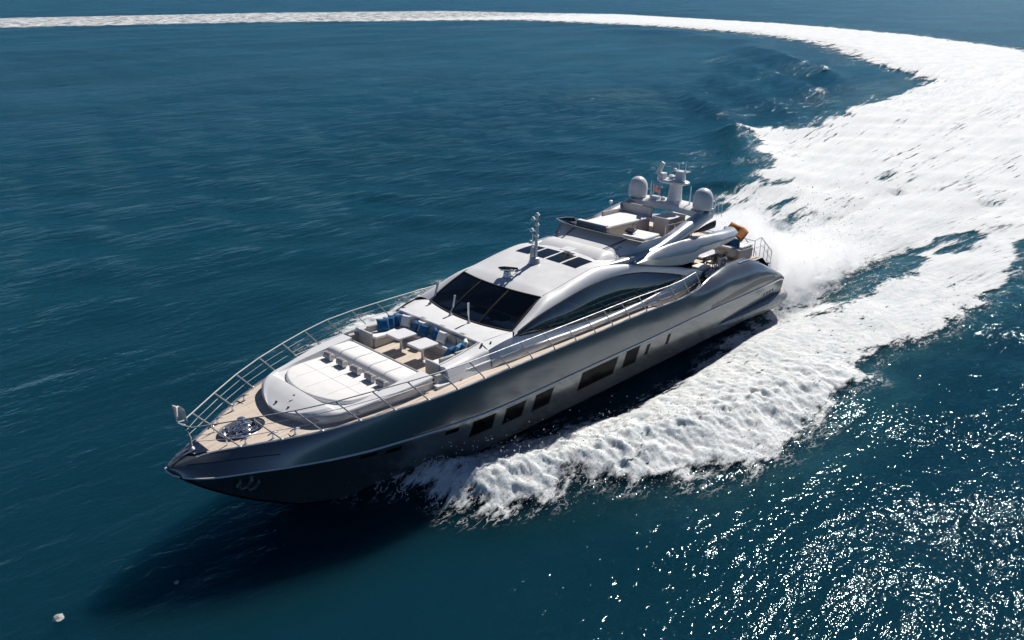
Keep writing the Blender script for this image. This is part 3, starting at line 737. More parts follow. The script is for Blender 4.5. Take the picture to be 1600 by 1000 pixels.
for x, yt, zt, yb, zb_ in WGS:
    h = zt - zb_; ti = .62 if x < -15 else (.34 if x < -9 else .2)
    rows.append([(x, yt - ti, zt - .04), (x, yt - ti * .5, zt + .02), (x, yt - .04, zt), (x, yt + .05, zt - .10 * min(1, h)), (x, (yt + yb) / 2 + .13, zt - h * .35), (x, (yt + yb) / 2 + .10, zt - h * .6), (x, yb + .02, zb_ + .06), (x, yb - .06, zb_), (x, yb - .45, zb_ + .02), (x, yt - ti - .05, zb_ + .1)])
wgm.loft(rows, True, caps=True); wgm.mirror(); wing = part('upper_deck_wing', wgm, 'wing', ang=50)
ud = MB(); rows = []
for x, y in ((-12.8, 2.6), (-14.2, 2.6), (-14.7, 2.6), (-15.0, 2.5), (-15.2, 2.3)):
    rows.append([(x - .0, y * t, 1.40 - .0 * x) for t in np.linspace(-1, 1, 9)] + [(x, y * t, 1.14) for t in np.linspace(1, -1, 9)])
ud.loft(rows, True, caps=True); build('upper_deck', ud, 'white', wing, ang=40)
ws2 = MB()
for x, yt, zt, yb, zb_ in WGS[1:8]: pass
ws2.tube([(x, (yt + yb) / 2 + .125, zt - (zt - zb_) * .52) for x, yt, zt, yb, zb_ in WGS[3:10]], .018, 5); ws2.mirror(); build('wing_crease', ws2, 'satin', wing)

# ---- domes, radar mast, aerials
for s in (1, -1):
    d = MB(); d.lathe((-14.52, s * 2.08, 2.93), [(.36, 0), (.44, .03), (.50, .08), (.52, .2), (.52, .52), (.505, .66), (.46, .82), (.38, .96), (.27, 1.06), (.14, 1.12), (.01, 1.135)], 28); part('satellite_dome', d, 'dome', ang=60)
    bs = MB(); bs.lathe((-14.52, s * 2.08, 2.86), [(.40, 0), (.40, .10), (.3, .11)], 20); part('dome_base', bs, 'lip')
pm = MB(); rows = []
for z, lx, ly, dx in ((2.90, .46, .42, 0), (3.3, .40, .36, -.04), (3.75, .36, .33, -.08), (3.95, .42, .4, -.1)):
    rows.append([(-15.0 + dx + lx * math.cos(a), ly * math.sin(a), z) for a in np.linspace(0, 2 * math.pi, 17)[:-1]])
pm.loft(rows, True, caps=True)
rows = []
for z, k in ((3.96, .9), (4.0, 1.), (4.08, 1.), (4.12, .93)): rows.append([(-14.95 + k * .55 * math.cos(a), -.12 + k * .98 * math.sin(a), z) for a in np.linspace(0, 2 * math.pi, 25)[:-1]])
pm.loft(rows, True, caps=True)
rows = []
for z, k in ((4.12, 1.), (4.4, .88), (4.56, .8)): rows.append([(-15.12 + k * .32 * math.cos(a), .18 + k * .30 * math.sin(a), z) for a in np.linspace(0, 2 * math.pi, 17)[:-1]])
pm.loft(rows, True, caps=True); pm.box((-15.1, .25, 4.59), (.5, .8, .05))
rmast = part('radar_mast', pm, 'dome', ang=40)
rs = MB(); rs.box((-14.75, -.72, 4.28), (.42, .34, .32)); rs.box((-14.72, -.86, 4.66), (.13, .24, .74), (-.45, 0, 0)); build('radar_scanner', rs, 'dome', rmast, bevel=.03)
rl = MB(); rl.tube([(-15.1, .05, 4.6), (-15.1, .05, 4.95)], .022, 6); rl.tube([(-15.2, .4, 4.6), (-15.22, .42, 5.15)], .018, 6); rl.lathe((-15.0, -.10, 4.6), [(.09, 0), (.09, .1), (.03, .14)], 10); rl.lathe((-15.0, .55, 4.6), [(.07, 0), (.07, .08), (.03, .12)], 10); rl.lathe((-15.0, -.28, 4.16), [(.16, 0), (.2, .12), (.1, .2)], 12)
build('mast_light', rl, 'white', rmast)
for p, h in (((-14.7, -1.35, 2.95), .95), ((-14.9, 1.05, 2.95), 1.0), ((-15.6, 2.2, 2.55), .7), ((-15.75, 2.32, 2.5), .7), ((-15.9, 2.45, 2.4), .75)):
    wpa = MB(); wpa.tube([p, (p[0], p[1], p[2] + h * .3), (p[0], p[1], p[2] + h)], [.05, .035, .022] if h > .8 else .018, 6); part('whip_aerial', wpa, 'white')
bx_ = MB(); bx_.box((-14.6, -.95, 3.05), (.3, .45, .22)); bx_.lathe((-14.75, -.55, 2.95), [(.12, 0), (.14, .15), (.05, .22)], 12); bx_.box((-14.5, .62, 3.0), (.2, .16, .3)); part('beam_fitting', bx_, 'dome', bevel=.02)
bd = MB(); bd.lathe((-12.5, -2.34, 2.55), [(.02, 0), (.02, .25), (.10, .26), (.10, .38), (.02, .42)], 10); part('arch_light', bd, 'white')

# ---- aft cockpit
ac = MB(); ac.loft([[(-12.7, y, -.62) for y in np.linspace(-3.0, 3.0, 7)], [(-20.4, y, -.62) for y in np.linspace(-2.75, 2.75, 7)]]); ckd = part('cockpit_deck', ac, 'teak')
qk = MB()      # rounded inner coaming of the quarters, joined to the hull edge
for s in (1, -1):
    rows = []
    for x in np.linspace(-22.2, -12.9, 40):
        a, z = yg(x), zg(x); yi = min(a - .05, 2.86) if x < -14 else a - .12
        rows.append([(x, s * a, z), (x, s * (a - .10 if x < -14 else a - .06), z + .035), (x, s * yi, z + .03), (x, s * (yi - .03), z - .05), (x, s * (yi - .04), min(-.62, z - .3))])
    qk.loft(rows)
qk.add([(-20.4, 2.86, -.62), (-20.4, -2.86, -.62), (-22.2, -2.86, -2.06), (-22.2, 2.86, -2.06)], [(0, 1, 2, 3)]); part('quarter_coaming', qk, 'hull', hull, ang=45)
sr = MB(); sr.box((-19.4, 0, -.30), (1.5, 4.6, .62)); sr.box((-18.45, 0, -.1), (.5, 4.2, .5)); asf = part('cockpit_sofa', sr, 'sofa', bevel=.06)
sq = MB(); sq.box((-19.55, 0, .08), (1.3, 4.5, .14)); sq.box((-18.3, 0, .20), (.62, 4.1, .12)); sq.box((-18.75, 0, .42), (.20, 4.3, .55), (0, .15, 0)); build('seat_cushion', sq, 'cushion', asf, bevel=.05, every=True)
blk = MB(); blk.box((-13.1, 0, .1), (.06, 5.4, 1.4)); part('cockpit_door', blk, 'portglass', house)
bn = MB(); bn.box((-14.45, 2.35, -.38), (1.05, .62, .46)); bnc = part('side_bench', bn, 'sofa', bevel=.03); b2 = MB(); b2.box((-14.45, 2.35, -.10), (1.08, .64, .12)); build('seat_cushion', b2, 'cushion', bnc, bevel=.04)
gtp = MB()
gtp.tube([(-15.25, 3.02, -.6), (-15.22, 3.02, .22), (-15.4, 3.02, .33), (-15.8, 3.02, .33), (-15.95, 3.02, .22), (-15.98, 3.02, -.2)], .045, 8); gtp.tube([(-14.9, 2.95, -.55), (-15.0, 2.95, .0), (-15.6, 2.95, .12)], .035, 8)
part('boarding_gate', gtp, 'white')
gst = MB()
for k in range(3): gst.box((-14.75 - .32 * k, 3.0, -.5 + .15 * k), (.3, .5, .06))
part('boarding_step', gst, 'white')
qs = MB()
for s in (1, -1): qs.tube([(x, s * (yg(x) + .17), zg(x) - .03) for x in np.linspace(-17.0, -19.4, 10)], .03, 6)
part('quarter_handrail', qs, 'satin')
sn = MB()
for s in (1, -1):
    y = 2.45 * s
    sn.tube([(-20.0, y, -.55), (-20.0, y, .42), (-20.7, y, .48), (-22.2, y, -.62), (-22.2, y, -1.7)], .028, 6)
    for x, z0_, z1 in ((-20.7, -1.1, .48), (-21.2, -1.3, .1), (-21.7, -1.6, -.26)): sn.tube([(x, y, z0_), (x, y, z1)], .02, 6)
    sn.tube([(-20.0, y, -.05), (-20.9, y, -.05), (-22.2, y, -1.1)], .016, 6)
    y = 1.35 * s
    sn.tube([(-20.2, y, -.5), (-20.2, y, .15), (-20.8, y, .2), (-22.4, y, -1.0), (-22.4, y, -1.9)], .025, 6); sn.tube([(-21.3, y, -1.3), (-21.3, y, -.15)], .02, 6)
sn.tube([(-20.1, -2.4, .35), (-20.1, 0, .38), (-20.1, 2.4, .35)], .025, 6)
part('stern_rail', sn, 'satin')
wn_ = MB()
for s in (1, -1): wn_.lathe((-21.25, s * 2.75, -1.42), [(.14, 0), (.14, .06), (.08, .1), (.08, .28), (.15, .32), (.12, .36), (.02, .37)], 12)
part('stern_capstan', wn_, 'chrome')

# ---- guard rails
rl_ = MB(); RAK, RH = .80, .90
BX = [11.39, 10.22, 9.0, 7.74, 6.49, 5.23, 3.96, 2.62, 1.27, -.03, -1.40, -2.76, -4.06, -5.30, -6.59, -7.90, -9.19, -10.4, -11.55, -12.7]
def rail_pt(x, h):        # a point of the raked rail plane whose foot stands at x
    k = RAK * h; xx = x + k
    z = zg(x) + RH * h
    return (xx, (yg(min(xx, 12.6)) - .05), z)
for s in (1, -1):
    nm_ = 'guard_rail'
    g = MB(); top = [rail_pt(x, 1) for x in BX]
    if s == 1: pass
    pts = [(x, s * y, z) for x, y, z in top]
    g.tube(pts[::-1] + [(12.62, s * .33, -.82), (12.86, s * .16, -.72), (12.95, 0, -.66)], .024, 8)
    gr = part(nm_, g, 'rail')
    for i, x in enumerate(BX):
        st2 = MB(); a = rail_pt(x, 0); b = rail_pt(x, 1); a = (a[0], yg(x) - .06, a[2])
        st2.tube([(a[0], s * a[1], a[2]), (b[0], s * b[1], b[2])], .026 if i < 9 else .024, 7); st2.lathe((a[0], s * a[1], a[2] - .01), [(.06, 0), (.06, .03), (.03, .05)], 8)
        build('stanchion', st2, 'rail', gr)
    for h in (.36, .68):
        w = MB()
        for i in range(len(BX) - 1):
            a, b = rail_pt(BX[i], h), rail_pt(BX[i + 1], h); e = .0
            w.tube([(a[0], s * a[1], a[2]), (b[0], s * b[1], b[2])], .011, 5)
        a = rail_pt(BX[0], h); w.tube([(a[0], s * a[1], a[2]), (12.62 - .1 * (1 - h), s * .28, zg(12.3) + .62 * h + .2)], .011, 5)
        build('mid_rail', w, 'rail', gr)
pp_ = MB(); pp_.tube([(12.58, 0, -1.80), (12.60, 0, -1.3), (12.72, 0, -.82), (12.95, 0, -.66)], [.05, .045, .04, .035], 8); pp_.tube([(12.95, 0, -.66), (13.0, 0, -.1)], .016, 6)
pp_.lathe((12.6, 0, -1.82), [(.13, 0), (.12, .10), (.06, .16)], 10); pp_.tube([(12.5, -.12, -1.75), (12.9, -.1, -1.82), (13.1, -.08, -1.88)], .03, 6); pp_.tube([(12.5, .12, -1.75), (12.9, .1, -1.82), (13.1, .08, -1.88)], .03, 6)
part('bow_pulpit', pp_, 'satin')
ld = MB()      # white moulded ledge along the trunk side
for s in (1, -1):
    for seg in ([(6.9, 2.80, -.84), (5.8, 2.92, -.78), (4.52, 3.02, -.75)], [(3.74, 3.02, -.75), (2.2, 3.12, -.66), (.6, 3.24, -.57), (-1.6, 3.32, -.56), (-3.3, 3.35, -.57), (-5.2, 3.36, -.52), (-6.8, 3.36, -.44), (-8.6, 3.33, -.31), (-9.9, 3.26, -.16), (-10.6, 3.2, -.02)]):
        C = cat_curve(seg, 26); rows = []
        for x, y, z in C:
            w = np.interp(-x, [-6.9, -4.5, -1, 2, 6, 9, 10.6], [.015, .03, .05, .085, .095, .07, .01]); q = []
            for k in range(10):
                a = k * 2 * math.pi / 10; q.append((x, s * (y + w * math.cos(a)), z + w * .8 * math.sin(a)))
            rows.append(q)
        ld.loft(rows, True, caps=True)
part('side_moulding', ld, 'white', house)
dl = MB()
for x in (3.0, 1.2): dl.box((x, 3.16, -.62), (.05, .05, .07))
dl.box((-8.55, 3.42, deck_z(-8.5) + .1), (.4, .12, .1)); part('deck_cleat', dl, 'chrome', deck)

# ------------------------------------------------------------------ loose things on board (top-level)
Z3 = (0, 0, 0)
sp = thing('sun_pad', 'large off white sun pad with a raised rear bolster on the foredeck', 'sun pad', (6.6, 0, PADZ))
m = MB(); o = [(8.42, 0), (8.38, .5), (8.26, 1.0), (8.05, 1.5), (7.75, 1.9), (7.3, 2.06), (6.5, 2.12), (5.3, 2.14)]
o = [(a, b) for a, b in cat_curve([(x, y, 0) for x, y in o], 26) for a, b in [(a, b)]] if False else [(q[0], q[1]) for q in cat_curve([(x, y, 0) for x, y in o], 26)]
rows = []
for zz_, sh in ((PADZ, .0), (PADZ + .09, .0), (PADZ + .13, .02), (PADZ + .15, .07)):
    rows.append([(x - sh * (1 if x > 6 else 0), y - math.copysign(sh, y) * (1 if abs(y) > .1 else 0), zz_) for x, y in o] + [(x - sh * (1 if x > 6 else 0), -(y - math.copysign(sh, y) * (1 if abs(y) > .1 else 0)), zz_) for x, y in o[::-1][:-1]])
m.loft(rows, True); top = rows[-1]; nn = len(o)
for i in range(nn - 1):
    b = len(m.v); r_ = len(top)
    L = top[i]; L2 = top[i + 1]; Rr = (L[0], -L[1], L[2]); R2 = (L2[0], -L2[1], L2[2])
    m.add([L, L2, R2, Rr], [(0, 1, 2, 3)])
pad = build('mattress', m, 'cushion', sp, off=(6.6, 0, PADZ), ang=60)
m = MB()
for y in (-1.05, 0, 1.05): m.tube([(8.1 - .2 * abs(y), y, PADZ + .148), (5.4, y, PADZ + .148)], .009, 4)
m.tube([(7.0, -2.0, PADZ + .148), (7.0, 2.0, PADZ + .148)], .009, 4)
build('seam', m, 'seam', pad, off=(6.6, 0, PADZ))
m = MB(); rows = []
for y in np.linspace(-2.36, 2.36, 31):
    s_ = 1 - .10 * max(0, (abs(y) - 2.2) / .16); zt = -.59 - .10 * max(0, (abs(y) - 2.15) / .21)
    rows.append([(5.78, y, PADZ + .10), (5.66, y, zt - .10), (5.56, y, zt - .02), (5.42, y, zt), (4.72, y, zt + .0), (4.60, y, zt - .04), (4.52, y, -1.0)])
m.loft(rows, caps=True); bo = build('bolster', m, 'cushion', sp, off=(6.6, 0, PADZ), ang=60)
m = MB()
for y in (-1.42, -.48, .48, 1.42): m.tube([(5.68, y, -.70), (5.57, y, -.588), (5.42, y, -.566), (4.72, y, -.566)], .010, 4)
build('seam', m, 'seam', bo, off=(6.6, 0, PADZ))
# rolled headrests along the bolster
def headrest(y, lab, first=[]):
    t = thing('headrest_roll', lab, 'headrest', (6.04, y, PADZ + .30), (0, 0, random.uniform(-.08, .08)), 'headrests along the bolster')
    if not first:
        a = MB(); rows = []
        for i in range(13):
            yy = -.26 + .52 * i / 12; rr = .165 * (1 - .30 * abs(yy / .26) ** 3)
            rows.append([(rr * .85 * math.cos(k * math.pi / 8), yy, rr * math.sin(k * math.pi / 8)) for k in range(16)])
        a.loft(rows, True, caps=True); first += [None, [build('roll', a, 'greyfab', t, off=Z3, ang=60)]]
        for q in (-.27, .22): b = MB(); b.box((0.02, q + .025, .02), (.22, .05, .25)); first[1].append(build('end_cap', b, 'whiteflag', t, off=Z3, bevel=.03))
    else:
        for q in first[1]:
            c = q.copy(); COL.objects.link(c); c.parent = t
for y, lab in ((-1.62, 'grey rolled headrest nearest the starboard rail'), (-.72, 'second grey rolled headrest from the starboard rail'), (.22, 'middle grey rolled headrest of the five'), (1.14, 'grey rolled headrest second from the port side rail'), (1.88, 'grey rolled headrest nearest the port side rail')): headrest(y, lab)
# lounge tables
def table(x, y, lab, proto=[]):
    t = thing('pedestal_table', lab, 'table', (x, y, FL + .004), Z3, 'white tables in the foredeck lounge')
    if not proto:
        a = MB(); w, d = .50, .44; rows = []
        for zz_, e in ((.66, -.03), (.68, 0), (.73, 0), (.75, -.02)):
            q = []
            for (cx, cy_) in ((1, 1), (-1, 1), (-1, -1), (1, -1)):
                a0 = {(1, 1): 0, (-1, 1): 90, (-1, -1): 180, (1, -1): 270}[(cx, cy_)]
                for k in range(5):
                    an_ = R(a0 + k * 22.5); rr = .09; q.append((cx * (w - rr) + (rr + e) * math.cos(an_), cy_ * (d - rr) + (rr + e) * math.sin(an_), zz_))
            rows.append(q)
        a.loft(rows, True, caps=True); b = MB(); b.lathe((0, 0, 0), [(.20, 0), (.20, .02), (.09, .04), (.075, .06), (.075, .6), (.14, .66)], 18)
        proto += [build('tabletop', a, 'tabletop', t, off=Z3, ang=40), build('leg', b, 'satin', t, off=Z3)]
    else:
        for q in proto: c = q.copy(); COL.objects.link(c); c.parent = t
table(3.12, -.72, 'white square pedestal table nearer the starboard seats'); table(3.14, .70, 'white square pedestal table nearer the port seats')
# scatter cushions
PIL = {}
def pillow_mesh(mat):
    if mat in PIL: return PIL[mat]
    m = MB(); n = 10
    def pt(i, j, s):
        a, b = i / n * 2 - 1, j / n * 2 - 1
        pin = 1 - .10 * (1 - a * a) * abs(b) ** 3 ; pin2 = 1 - .10 * (1 - b * b) * abs(a) ** 3
        th = .095 * ((1 - a ** 4) * (1 - b ** 4)) ** .55
        return (s * th, a * .25 * pin2, b * .25 * pin)
    for s in (1, -1): m.loft([[pt(i, j, s) for j in range(n + 1)] for i in range(n + 1)])
    me = build('cushion_cover', m, mat, None, off=Z3, ang=70); d = me.data; bpy.data.objects.remove(me); PIL[mat] = d; return d
def pillow(x, y, z, yaw_, tilt, mat, lab, sc_=1.0, grp='scatter cushions of the foredeck lounge'):
    o = bpy.data.objects.new('scatter_cushion', pillow_mesh(mat)); COL.objects.link(o)
    o.matrix_world = YM @ Matrix.Translation((x, y, z)) @ Euler((0, 0, R(yaw_))).to_matrix().to_4x4() @ Euler((0, R(-tilt), 0)).to_matrix().to_4x4() @ Matrix.Scale(sc_, 4)
    tag(o, lab, 'cushion', grp)
PZ = -.535 + .25
pillow(3.02, -2.08, PZ + .01, 70, 22, 'blue', 'big blue cushion at the front end of the starboard sofa', 1.12)
pillow(2.66, -2.14, PZ, 62, 20, 'blue', 'blue cushion second from the front on the starboard sofa')
pillow(2.38, -2.2, PZ, 48, 18, 'blue', 'third blue cushion along the starboard sofa')
pillow(2.12, -2.12, PZ + .02, 40, 20, 'blue_light', 'pale blue cushion in the starboard corner of the sofa')
pillow(2.04, -1.76, PZ + .02, 20, 20, 'cushion', 'white cushion in the starboard corner of the sofa', 1.1)
pillow(2.14, -1.02, PZ, -35, 15, 'blue', 'blue cushion turned sideways beside the starboard white cushion')
pillow(1.98, -.80, PZ, 6, 18, 'cushion', 'white cushion behind the blue one at mid sofa', 1.05)
pillow(2.18, -.40, PZ, 8, 24, 'blue', 'blue cushion leaning on a white one at mid sofa', 1.05)
pillow(2.08, .20, PZ, -30, 16, 'blue', 'blue cushion beside the lone white cushion of the back row')
pillow(2.10, .66, PZ, 4, 24, 'cushion', 'lone white cushion at the port end of the back row', 1.05)
pillow(2.84, 1.98, PZ - .02, -72, 34, 'blue', 'blue cushion nearest the steps on the port sofa')
pillow(2.50, 2.04, PZ, -66, 28, 'blue_light', 'pale blue cushion in the middle of the port sofa')
pillow(2.24, 2.06, PZ, -58, 24, 'blue', 'blue cushion deepest in the port sofa')
pillow(2.02, 1.96, PZ + .02, -38, 20, 'cushion', 'white cushion in the port corner of the sofa')
pillow(-18.55, 2.0, .42, 10, 20, 'blue', 'dark blue cushion on the cockpit sofa at the stern', 1.15, 'cockpit cushions'); pillow(-18.5, 1.45, .42, 0, 20, 'blue', 'second dark blue cushion on the cockpit sofa at the stern', 1.15, 'cockpit cushions')
# cockpit dining set
dt = thing('dining_table', 'white topped dining table in the stern cockpit', 'table', (-16.25, 1.15, -.616))
m = MB(); m.box((0, 0, .74), (1.95, 1.55, .07)); build('tabletop', m, 'tabletop', dt, off=Z3, bevel=.025)
for x in (-.6, .6): m = MB(); m.lathe((x, 0, 0), [(.22, 0), (.2, .03), (.08, .06), (.08, .7)], 14); build('leg', m, 'darkwood', dt, off=Z3)
CHP = []
def chair(x, y, rz, lab):
    t = thing('dining_chair', lab, 'chair', (x, y, -.616), (0, 0, R(rz)), 'dark wood chairs round the cockpit table')
    if not CHP:
        m = MB(); m.box((0, 0, .44), (.46, .46, .05)); CHP.append(build('seat', m, 'darkwood', t, off=Z3, bevel=.015))
        m = MB(); m.box((0, 0, .49), (.42, .42, .06)); CHP.append(build('seat_pad', m, 'cushion', t, off=Z3, bevel=.02))
        m = MB(); m.tube([(-.20, -.21, .44), (-.26, -.22, .88), (-.25, 0, .95), (-.26, .22, .88), (-.20, .21, .44)], .028, 7); rows = []
        for a in np.linspace(-1, 1, 7): rows.append([(-.25 - .02 * (1 - a * a), .2 * a, .55), (-.28 - .03 * (1 - a * a), .21 * a, .88)])
        m.loft(rows); CHP.append(build('backrest', m, 'darkwood', t, off=Z3))
        m = MB()
        for s in (1, -1): m = MB(); m.tube([(.18, s * .23, .44), (.16, s * .25, .66), (-.22, s * .24, .68)], .022, 6); CHP.append(build('armrest', m, 'darkwood', t, off=Z3))
        for a, b in ((.2, .2), (.2, -.2), (-.2, .2), (-.2, -.2)): m = MB(); m.tube([(a, b, .44), (a * 1.1, b * 1.08, 0)], [.025, .018], 6); CHP.append(build('leg', m, 'darkwood', t, off=Z3))
    else:
        for q in CHP: c = q.copy(); COL.objects.link(c); c.parent = t
chair(-15.15, 1.15, 180, 'dark wood chair at the forward end of the cockpit table'); chair(-15.85, 2.22, -90, 'dark wood chair on the port side of the cockpit table nearer the bow'); chair(-16.75, 2.22, -90, 'dark wood chair on the port side of the cockpit table nearer the stern')
chair(-15.85, .05, 90, 'dark wood chair on the far side of the cockpit table nearer the bow'); chair(-16.75, .05, 90, 'dark wood chair on the far side of the cockpit table nearer the stern')
# flags
def flag(name, lab, base, top, w, drop, mat, dirv, amp, nx=14, extra=None):
    t = thing(name, lab, 'flag', base)
    b, tp = Vector(base), Vector(top); m = MB(); m.tube([Z3, tuple(tp - b)], .018, 6); build('staff', m, 'darkwood' if mat == 'orange' else 'satin', t, off=Z3)
    m = MB(); rows = []; dv = Vector(dirv).normalized(); sd_ = dv.cross(Vector((0, 0, 1))).normalized()
    for i in range(nx + 1):
        a = i / nx; q = []
        for j in range(7):
            c = j / 6; p = (tp - b) * (1 - .02) - (tp - b).normalized() * (drop * c) + dv * (w * a) + sd_ * (amp * math.sin(a * 7 + c * 1.3) * a) + Vector((0, 0, -.25 * w * a * a + amp * .4 * math.sin(a * 9 + 1) * a)); q.append(tuple(p))
        rows.append(q)
    m.loft(rows); o = build('cloth', m, mat, t, off=Z3, ang=80); sl_ = o.modifiers.new('thick', 'SOLIDIFY'); sl_.thickness = .006
    return t
flag('ensign_flag', 'orange brown ensign streaming from the rear edge of the upper deck', (-17.3, 1.7, .9), (-18.35, 1.75, 1.62), 1.0, .82, 'orange', (-.55, .9, -.22), .12)
flag('courtesy_flag', 'small faded red flag on the radar arch beside the starboard dome', (-14.8, -1.28, 2.95), (-14.85, -1.28, 3.72), .45, .34, 'redflag', (-1, .35, -.3), .05)
flag('bow_pennant', 'small white pennant fluttering on the bow pulpit', (12.98, 0, -.62), (13.05, 0, .04), .42, .5, 'whiteflag', (-1, -.3, -.5), .10)

# ------------------------------------------------------------------ SEA
def hash2(i, j, s):
    n = (i.astype(np.int64) * 374761393 + j.astype(np.int64) * 668265263 + s * 982451653) & 0x7fffffff
    n = ((n ^ (n >> 13)) * 1274126177) & 0x7fffffff
    return ((n ^ (n >> 16)) & 0xffff) / 65535.
def vnoise(x, y, s):
    i, j = np.floor(x), np.floor(y); a, b = x - i, y - j; a = a * a * a * (a * (a * 6 - 15) + 10); b = b * b * b * (b * (b * 6 - 15) + 10)
    return (hash2(i, j, s) * (1 - a) + hash2(i + 1, j, s) * a) * (1 - b) + (hash2(i, j + 1, s) * (1 - a) + hash2(i + 1, j + 1, s) * a) * b
def fbm(x, y, o=5, s=0, g=.5):
    v = 0; a = 1; t = 0
    for k in range(o): v = v + a * vnoise(x, y, s + k * 17); t += a; a *= g; x = x * 2.03 + 13.7; y = y * 2.03 + 7.1
    return v / t
def seg_d(X, Y, P, closed=False):
    d = np.full(X.shape, 1e9); n = len(P)
    for i in range(n if closed else n - 1):
        ax, ay = P[i]; bx, by = P[(i + 1) % n]; dx, dy = bx - ax, by - ay
        t = np.clip(((X - ax) * dx + (Y - ay) * dy) / (dx * dx + dy * dy + 1e-9), 0, 1)
        d = np.minimum(d, np.hypot(X - ax - t * dx, Y - ay - t * dy))
    return d
def inside(X, Y, P):
    c = np.zeros(X.shape, bool); n = len(P)
    for i in range(n):
        ax, ay = P[i]; bx, by = P[(i + 1) % n]
        if ay == by: continue
        q = ((ay > Y) != (by > Y)) & (X < (bx - ax) * (Y - ay) / (by - ay) + ax); c ^= q
    return c
def sdist(X, Y, P): d = seg_d(X, Y, P, True); return np.where(inside(X, Y, P), d, -d)
PORT = [(8.0, .55), (7.2, 1.6), (6.2, 2.8), (5.2, 4.6), (4.0, 5.9), (2.2, 6.9), (.4, 6.6), (-.7, 8.4), (-3, 10), (-6.6, 11.4), (-10.3, 11.5), (-13.4, 11.1), (-16.5, 11.2), (-17.6, 10), (-21, 9.9), (-24, 10.5), (-27, 11.7), (-32, 11.9), (-36, 12.1), (-39.4, 11.9), (-44, 10.5), (-48.5, 9), (-49, 7.8), (-46, 6.4), (-41.8, 6.3), (-34.6, 6.2), (-28.8, 5.6), (-24.1, 5.4), (-22, 4.0), (-19.8, 3.3), (-16.5, 3.5), (-13.5, 4.2), (-10.3, 4.45), (-7.9, 4.6), (-5.9, 4.6), (-3.5, 4.1), (-1.5, 3.6), (0, 2.9), (1.2, 2.4), (3.3, 2.05), (4.8, 1.5), (6.5, .9)]
STBD = [(8.0, -.55), (6.5, -2.6), (4.6, -5.2), (2.7, -8.6), (.7, -12.0), (-1.2, -12.5), (-4.3, -13.4), (-6.5, -13.7), (-11, -14.3), (-16, -14.1), (-20, -14.4), (-30, -14.6), (-42, -14.1), (-49, -14.3), (-55, -16.3), (-62, -15), (-58, -10), (-50, -7.5), (-42, -6.6), (-34, -6.8), (-28, -5.8), (-22, -4.6), (-16, -4), (-8, -5), (-3, -4), (0, -2.9), (5, -1.4)]
NEAR = [(-42.2, -12.0), (-49.1, -13.9), (-55.2, -16.2), (-66.6, -24.6), (-77.7, -33.0), (-85.7, -28.4), (-97, -29.2), (-122.2, -34.3), (-160.8, -37.6), (-182.6, -55.6), (-263.9, -117.6), (-297.7, -162.9), (-319, -227.6), (-323.7, -319.2), (-208, -393.8), (-95.2, -423.4), (40, -445)]
FAR = [(-42, 4.6), (-46, 5.0), (-52.4, 8.5), (-70, 12), (-110, 16), (-170, 6), (-220, -18), (-279.5, -51.5), (-333.5, -99.5), (-400.5, -186.7), (-477.4, -345.3), (-449.3, -517.8), (-312.8, -582.4), (-143.9, -603.2), (40, -630)]
STERN = [(-21.5, -3.3), (-25, -4.2), (-30, -4.4), (-36, -5.6)] + NEAR + FAR[::-1] + [(-36.2, 3.9), (-30, 4.2), (-25.1, 4.3), (-21.5, 3.3)]
CRESTS = [([(8.2, .75), (6.8, 1.75), (5.2, 2.5), (3.6, 3.1)], .55, .30, .12), ([(8.2, -.75), (6.8, -1.75), (5.2, -2.5), (3.6, -3.1)], .55, .30, .12), ([(6.6, 2.0), (4.6, 3.4), (2.5, 5.0), (0, 6.0), (-4, 7.6), (-9, 8.8), (-15, 9.3)], 1.0, .62, .30), ([(6.6, -2.0), (4.6, -3.6), (2.5, -5.4), (0, -7.4), (-4, -9.6), (-9, -10.8), (-15, -11.5)], 1.2, .7, .4),
          ([(-76, -32), (-68, -25), (-58, -17.5), (-50, -14.5)], 2.2, 1.0, .8), ([(-77, -32), (-92, -29), (-110, -31)], 3.0, .6, .6)]
RIDGE = []      # travelling wave ridges inside the turn, world polylines with width and height
for P, w, h in (([(-268, -142), (-215, -104), (-168, -69), (-150, -52)], 4.5, .8), ([(-236, -128), (-196, -92), (-160, -60), (-137, -42)], 3.8, .75), ([(-205, -118), (-165, -80), (-128, -46), (-112, -36)], 3.5, .85), ([(-150, -84), (-124, -58), (-102, -38), (-92, -31)], 3.0, .7), ([(-118, -70), (-98, -50), (-84, -36)], 2.6, .7), ([(-280, -230), (-285, -180), (-250, -135)], 6, .6)):
    RIDGE.append((P, w, h))
